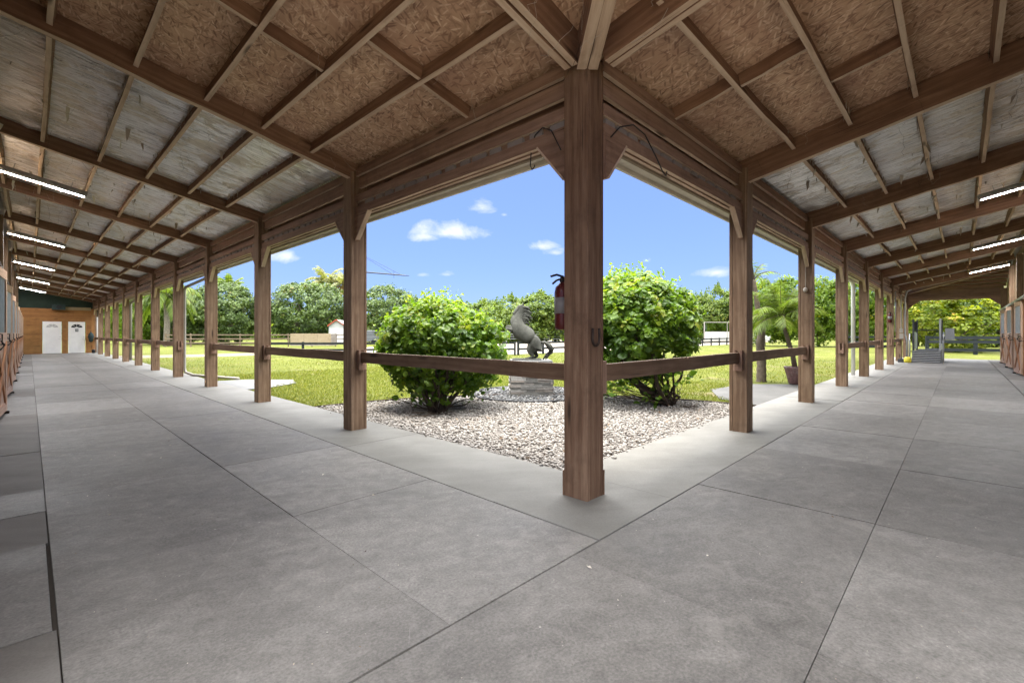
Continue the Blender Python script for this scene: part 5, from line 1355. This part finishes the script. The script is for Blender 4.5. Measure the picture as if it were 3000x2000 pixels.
# arena mirror
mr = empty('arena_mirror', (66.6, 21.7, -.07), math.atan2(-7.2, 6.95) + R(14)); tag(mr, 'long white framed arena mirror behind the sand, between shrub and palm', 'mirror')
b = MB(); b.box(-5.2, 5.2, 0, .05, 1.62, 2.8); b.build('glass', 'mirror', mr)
b = MB(); b.box(-5.2, 5.2, .004, .06, .40, 1.60, ax='x'); b.build('sand_reflection', 'shedwhite', mr)  # pale board painted in place of sand reflected in the lower mirror
b = MB(); b.box(-5.26, 5.26, -.03, .12, 2.8, 2.90, ax='x'); b.box(-5.35, 5.35, -.03, .12, .3, .45, ax='x')
for x in (-5.26, 5.2, -1.75, 1.75): b.box(x, x + .06, -.035, .12, 0, 2.8, ax='z')
b.build('frame', 'pipe', mr)
# horse walker: mast hidden behind the first left post, one arm with stays showing
hw = empty('horse_walker', (12.75, 24.6, -.07)); tag(hw, 'horse walker with a long dark boom and wire stays against the sky', 'horse walker')
tip = Vector((14.73, 22.18, 4.57)) - Vector(hw.location) + Vector((0, 0, -.07)); root = Vector((0, 0, 4.85)); mast = Vector((0, 0, 6.0))
b = MB(); b.tube([(0, 0, 0), (0, 0, 6.0)], .09, 10); b.lathe((0, 0, 0), [(.5, 0), (.5, .1), (.15, .3), (.12, .5)], 16); b.build('mast', 'darkgrey', hw, True)
for k, sg in enumerate((1, -1)):
    tp_ = tip if sg == 1 else Vector((.46 * 3.1, .89 * 3.1, tip.z))
    b = MB(); b.tube([root, root.lerp(tp_, .9), tp_], [.045, .035, .015], 8); b.build('boom', 'darkgrey', hw, True)
    b = MB(); b.tube([mast, root.lerp(tp_, .86)], .010, 5); b.tube([mast, root.lerp(tp_, .70)], .010, 5); mid = root.lerp(tp_, .72); b.tube([mid, mid + Vector((0, 0, .22))], .008, 5); b.tube([mid, mid - Vector((0, 0, .2))], .008, 5); b.build('stay_wire', 'black', hw)

# ------------------------------------------------------------------ horse statue on its plinth
ang = YAW - math.pi / 2 + R(2.5)
pl = empty('plinth', (PC[0], PC[1], -.05), ang); tag(pl, 'stacked grey stone plinth under the rearing horse', 'plinth')
b = MB(); b.box(-.41, .41, -.36, .36, 0, .72); b.build('core', 'gap', pl)
b = MB(); random.seed(12); z = 0
while z < .70:
    hgt = random.uniform(.03, .06); hgt = min(hgt, .73 - z)
    for side in range(4):
        hw_, off = (.44, .39) if side % 2 == 0 else (.39, .44)
        u = -hw_ if side % 2 == 0 else -hw_
        while u < hw_ - .01:
            ln = min(random.uniform(.12, .34), hw_ - u); pr = random.uniform(.0, .022)
            c = Matrix.Rotation(side * math.pi / 2, 3, 'Z')
            p0, p1 = c @ Vector((u + .002, -off + .02 - pr / 2, z + hgt / 2)), c @ Vector((u + ln - .002, -off + .02 - pr / 2, z + hgt / 2))
            b.beam(p0, p1, .045 + pr, hgt - .004); u += ln
    z += hgt
b.build('ledgestone', 'ledge', pl)
b = MB(); b.box(-.43, .43, -.38, .38, .725, .765, ch=.008); b.build('cap', 'pad', pl)

hs = empty('horse_statue', (PC[0] - .05, PC[1] + .05, .715), YAW - math.pi / 2); tag(hs, 'grey stone statue of a rearing horse on the stone plinth', 'statue')
V, E, RD = [], [], []
def vtx(p, r, parent=None):
    V.append(p); r = r if isinstance(r, tuple) else (r, r); RD.append(tuple(q * (1.2 if q > .05 else 1.08) for q in r))
    if parent is not None: E.append((parent, len(V) - 1))
    return len(V) - 1
def chain(start, pts):
    k = start
    for p, r in pts: k = vtx(p, r, k)
    return k
# local axes: x to the right of the picture, y away, z up
pel = vtx((.24, 0, .36), (.15, .17))
loin = vtx((.10, .0, .45), (.165, .17), pel); bar = vtx((-.04, 0, .55), (.165, .175), loin); gir = vtx((-.17, 0, .63), (.165, .175), bar); che = vtx((-.25, 0, .72), (.135, .145), gir)
n1 = vtx((-.23, 0, .83), (.10, .125), che); n2 = vtx((-.19, .0, .94), (.075, .105), n1); n3 = vtx((-.13, .0, 1.05), (.058, .08), n2); poll = vtx((-.10, 0, 1.13), (.05, .055), n3)
chain(poll, [((-.16, -.01, 1.12), (.05, .058)), ((-.22, -.02, 1.06), .042), ((-.275, -.02, 1.0), .034), ((-.30, -.02, .965), .032)])
for s in (-1, 1): chain(poll, [((-.085, s * .03, 1.18), .018), ((-.09, s * .038, 1.235), .006)])
# hind legs
for s, dx in ((-1, 0), (1, .10)):
    chain(pel, [((.17 + dx * .5, s * .06, .345), (.13, .15)), ((.12 + dx * .8, s * .085, .26), (.095, .115)), ((.04 + dx, s * .095, .195), (.062, .08)), ((.10 + dx, s * .09, .11), .045), ((.13 + dx, s * .09, .075), .036), ((.06 + dx, s * .09, .045), .026), ((.0 + dx, s * .09, .03), .028), ((-.05 + dx, s * .09, .022), .03)])
# forelegs, folded in front
for s, dz in ((-1, 0), (1, .05)):
    chain(che, [((-.30, s * .09, .64 + dz), .065), ((-.36, s * .09, .64 + dz), .046), ((-.43, s * .09, .68 + dz), .035), ((-.45, s * .09, .59 + dz), .025), ((-.42, s * .09, .51 + dz), .026), ((-.44, s * .09, .47 + dz), .03)])
me = bpy.data.meshes.new('body'); me.from_pydata(V, E, []); me.update()
ob = bpy.data.objects.new('body', me); COL.objects.link(ob); ob.parent = hs
sk = ob.modifiers.new('skin', 'SKIN'); sk.use_smooth_shade = True
for i, sv in enumerate(me.skin_vertices[0].data): sv.radius = RD[i]; sv.use_root = (i == 0)
ss = ob.modifiers.new('sub', 'SUBSURF'); ss.levels = 2; ss.render_levels = 2
me.materials.append(M['stone'])
random.seed(31)
b = MB()   # mane: ragged locks swept to the right
for i in range(26):
    t = i / 25; base = Vector((-.08 + -.02 * t, random.uniform(-.04, .04), 1.13 - .34 * t)) + Vector((.045, 0, .0))
    ln = random.uniform(.10, .2); e = base + Vector((ln * .85, random.uniform(-.05, .05), -ln * random.uniform(.1, .6)))
    m_ = base.lerp(e, .5) + Vector((0, 0, random.uniform(0, .04))); b.tube([base - Vector((.05, 0, 0)), base, m_, e], [.03, .028, .018, .004], 6)
b.build('mane', 'stone', hs, True)
b = MB()   # tail: arched out, then looping down
for i in range(9):
    o_ = Vector((random.gauss(0, .018), random.gauss(0, .025), random.gauss(0, .012))); sc = random.uniform(.85, 1.1)
    pts = [Vector((.30, 0, .37)), Vector((.38, 0, .375)), Vector((.46, 0, .32)) + o_, Vector((.52, 0, .23)) + o_ * 1.3, Vector((.49, 0, .15)) + o_ * 1.6, Vector((.42, 0, .10)) + o_ * 2, Vector((.37, 0, .02)) + o_ * 2 * sc]
    b.tube(pts, [.03, .032, .03, .026, .02, .014, .004], 6)
b.build('tail', 'stone', hs, True)
b = MB(); b.box(-.32, .30, -.18, .18, 0.0, .028, ch=.01); b.build('footing', 'stone', hs)
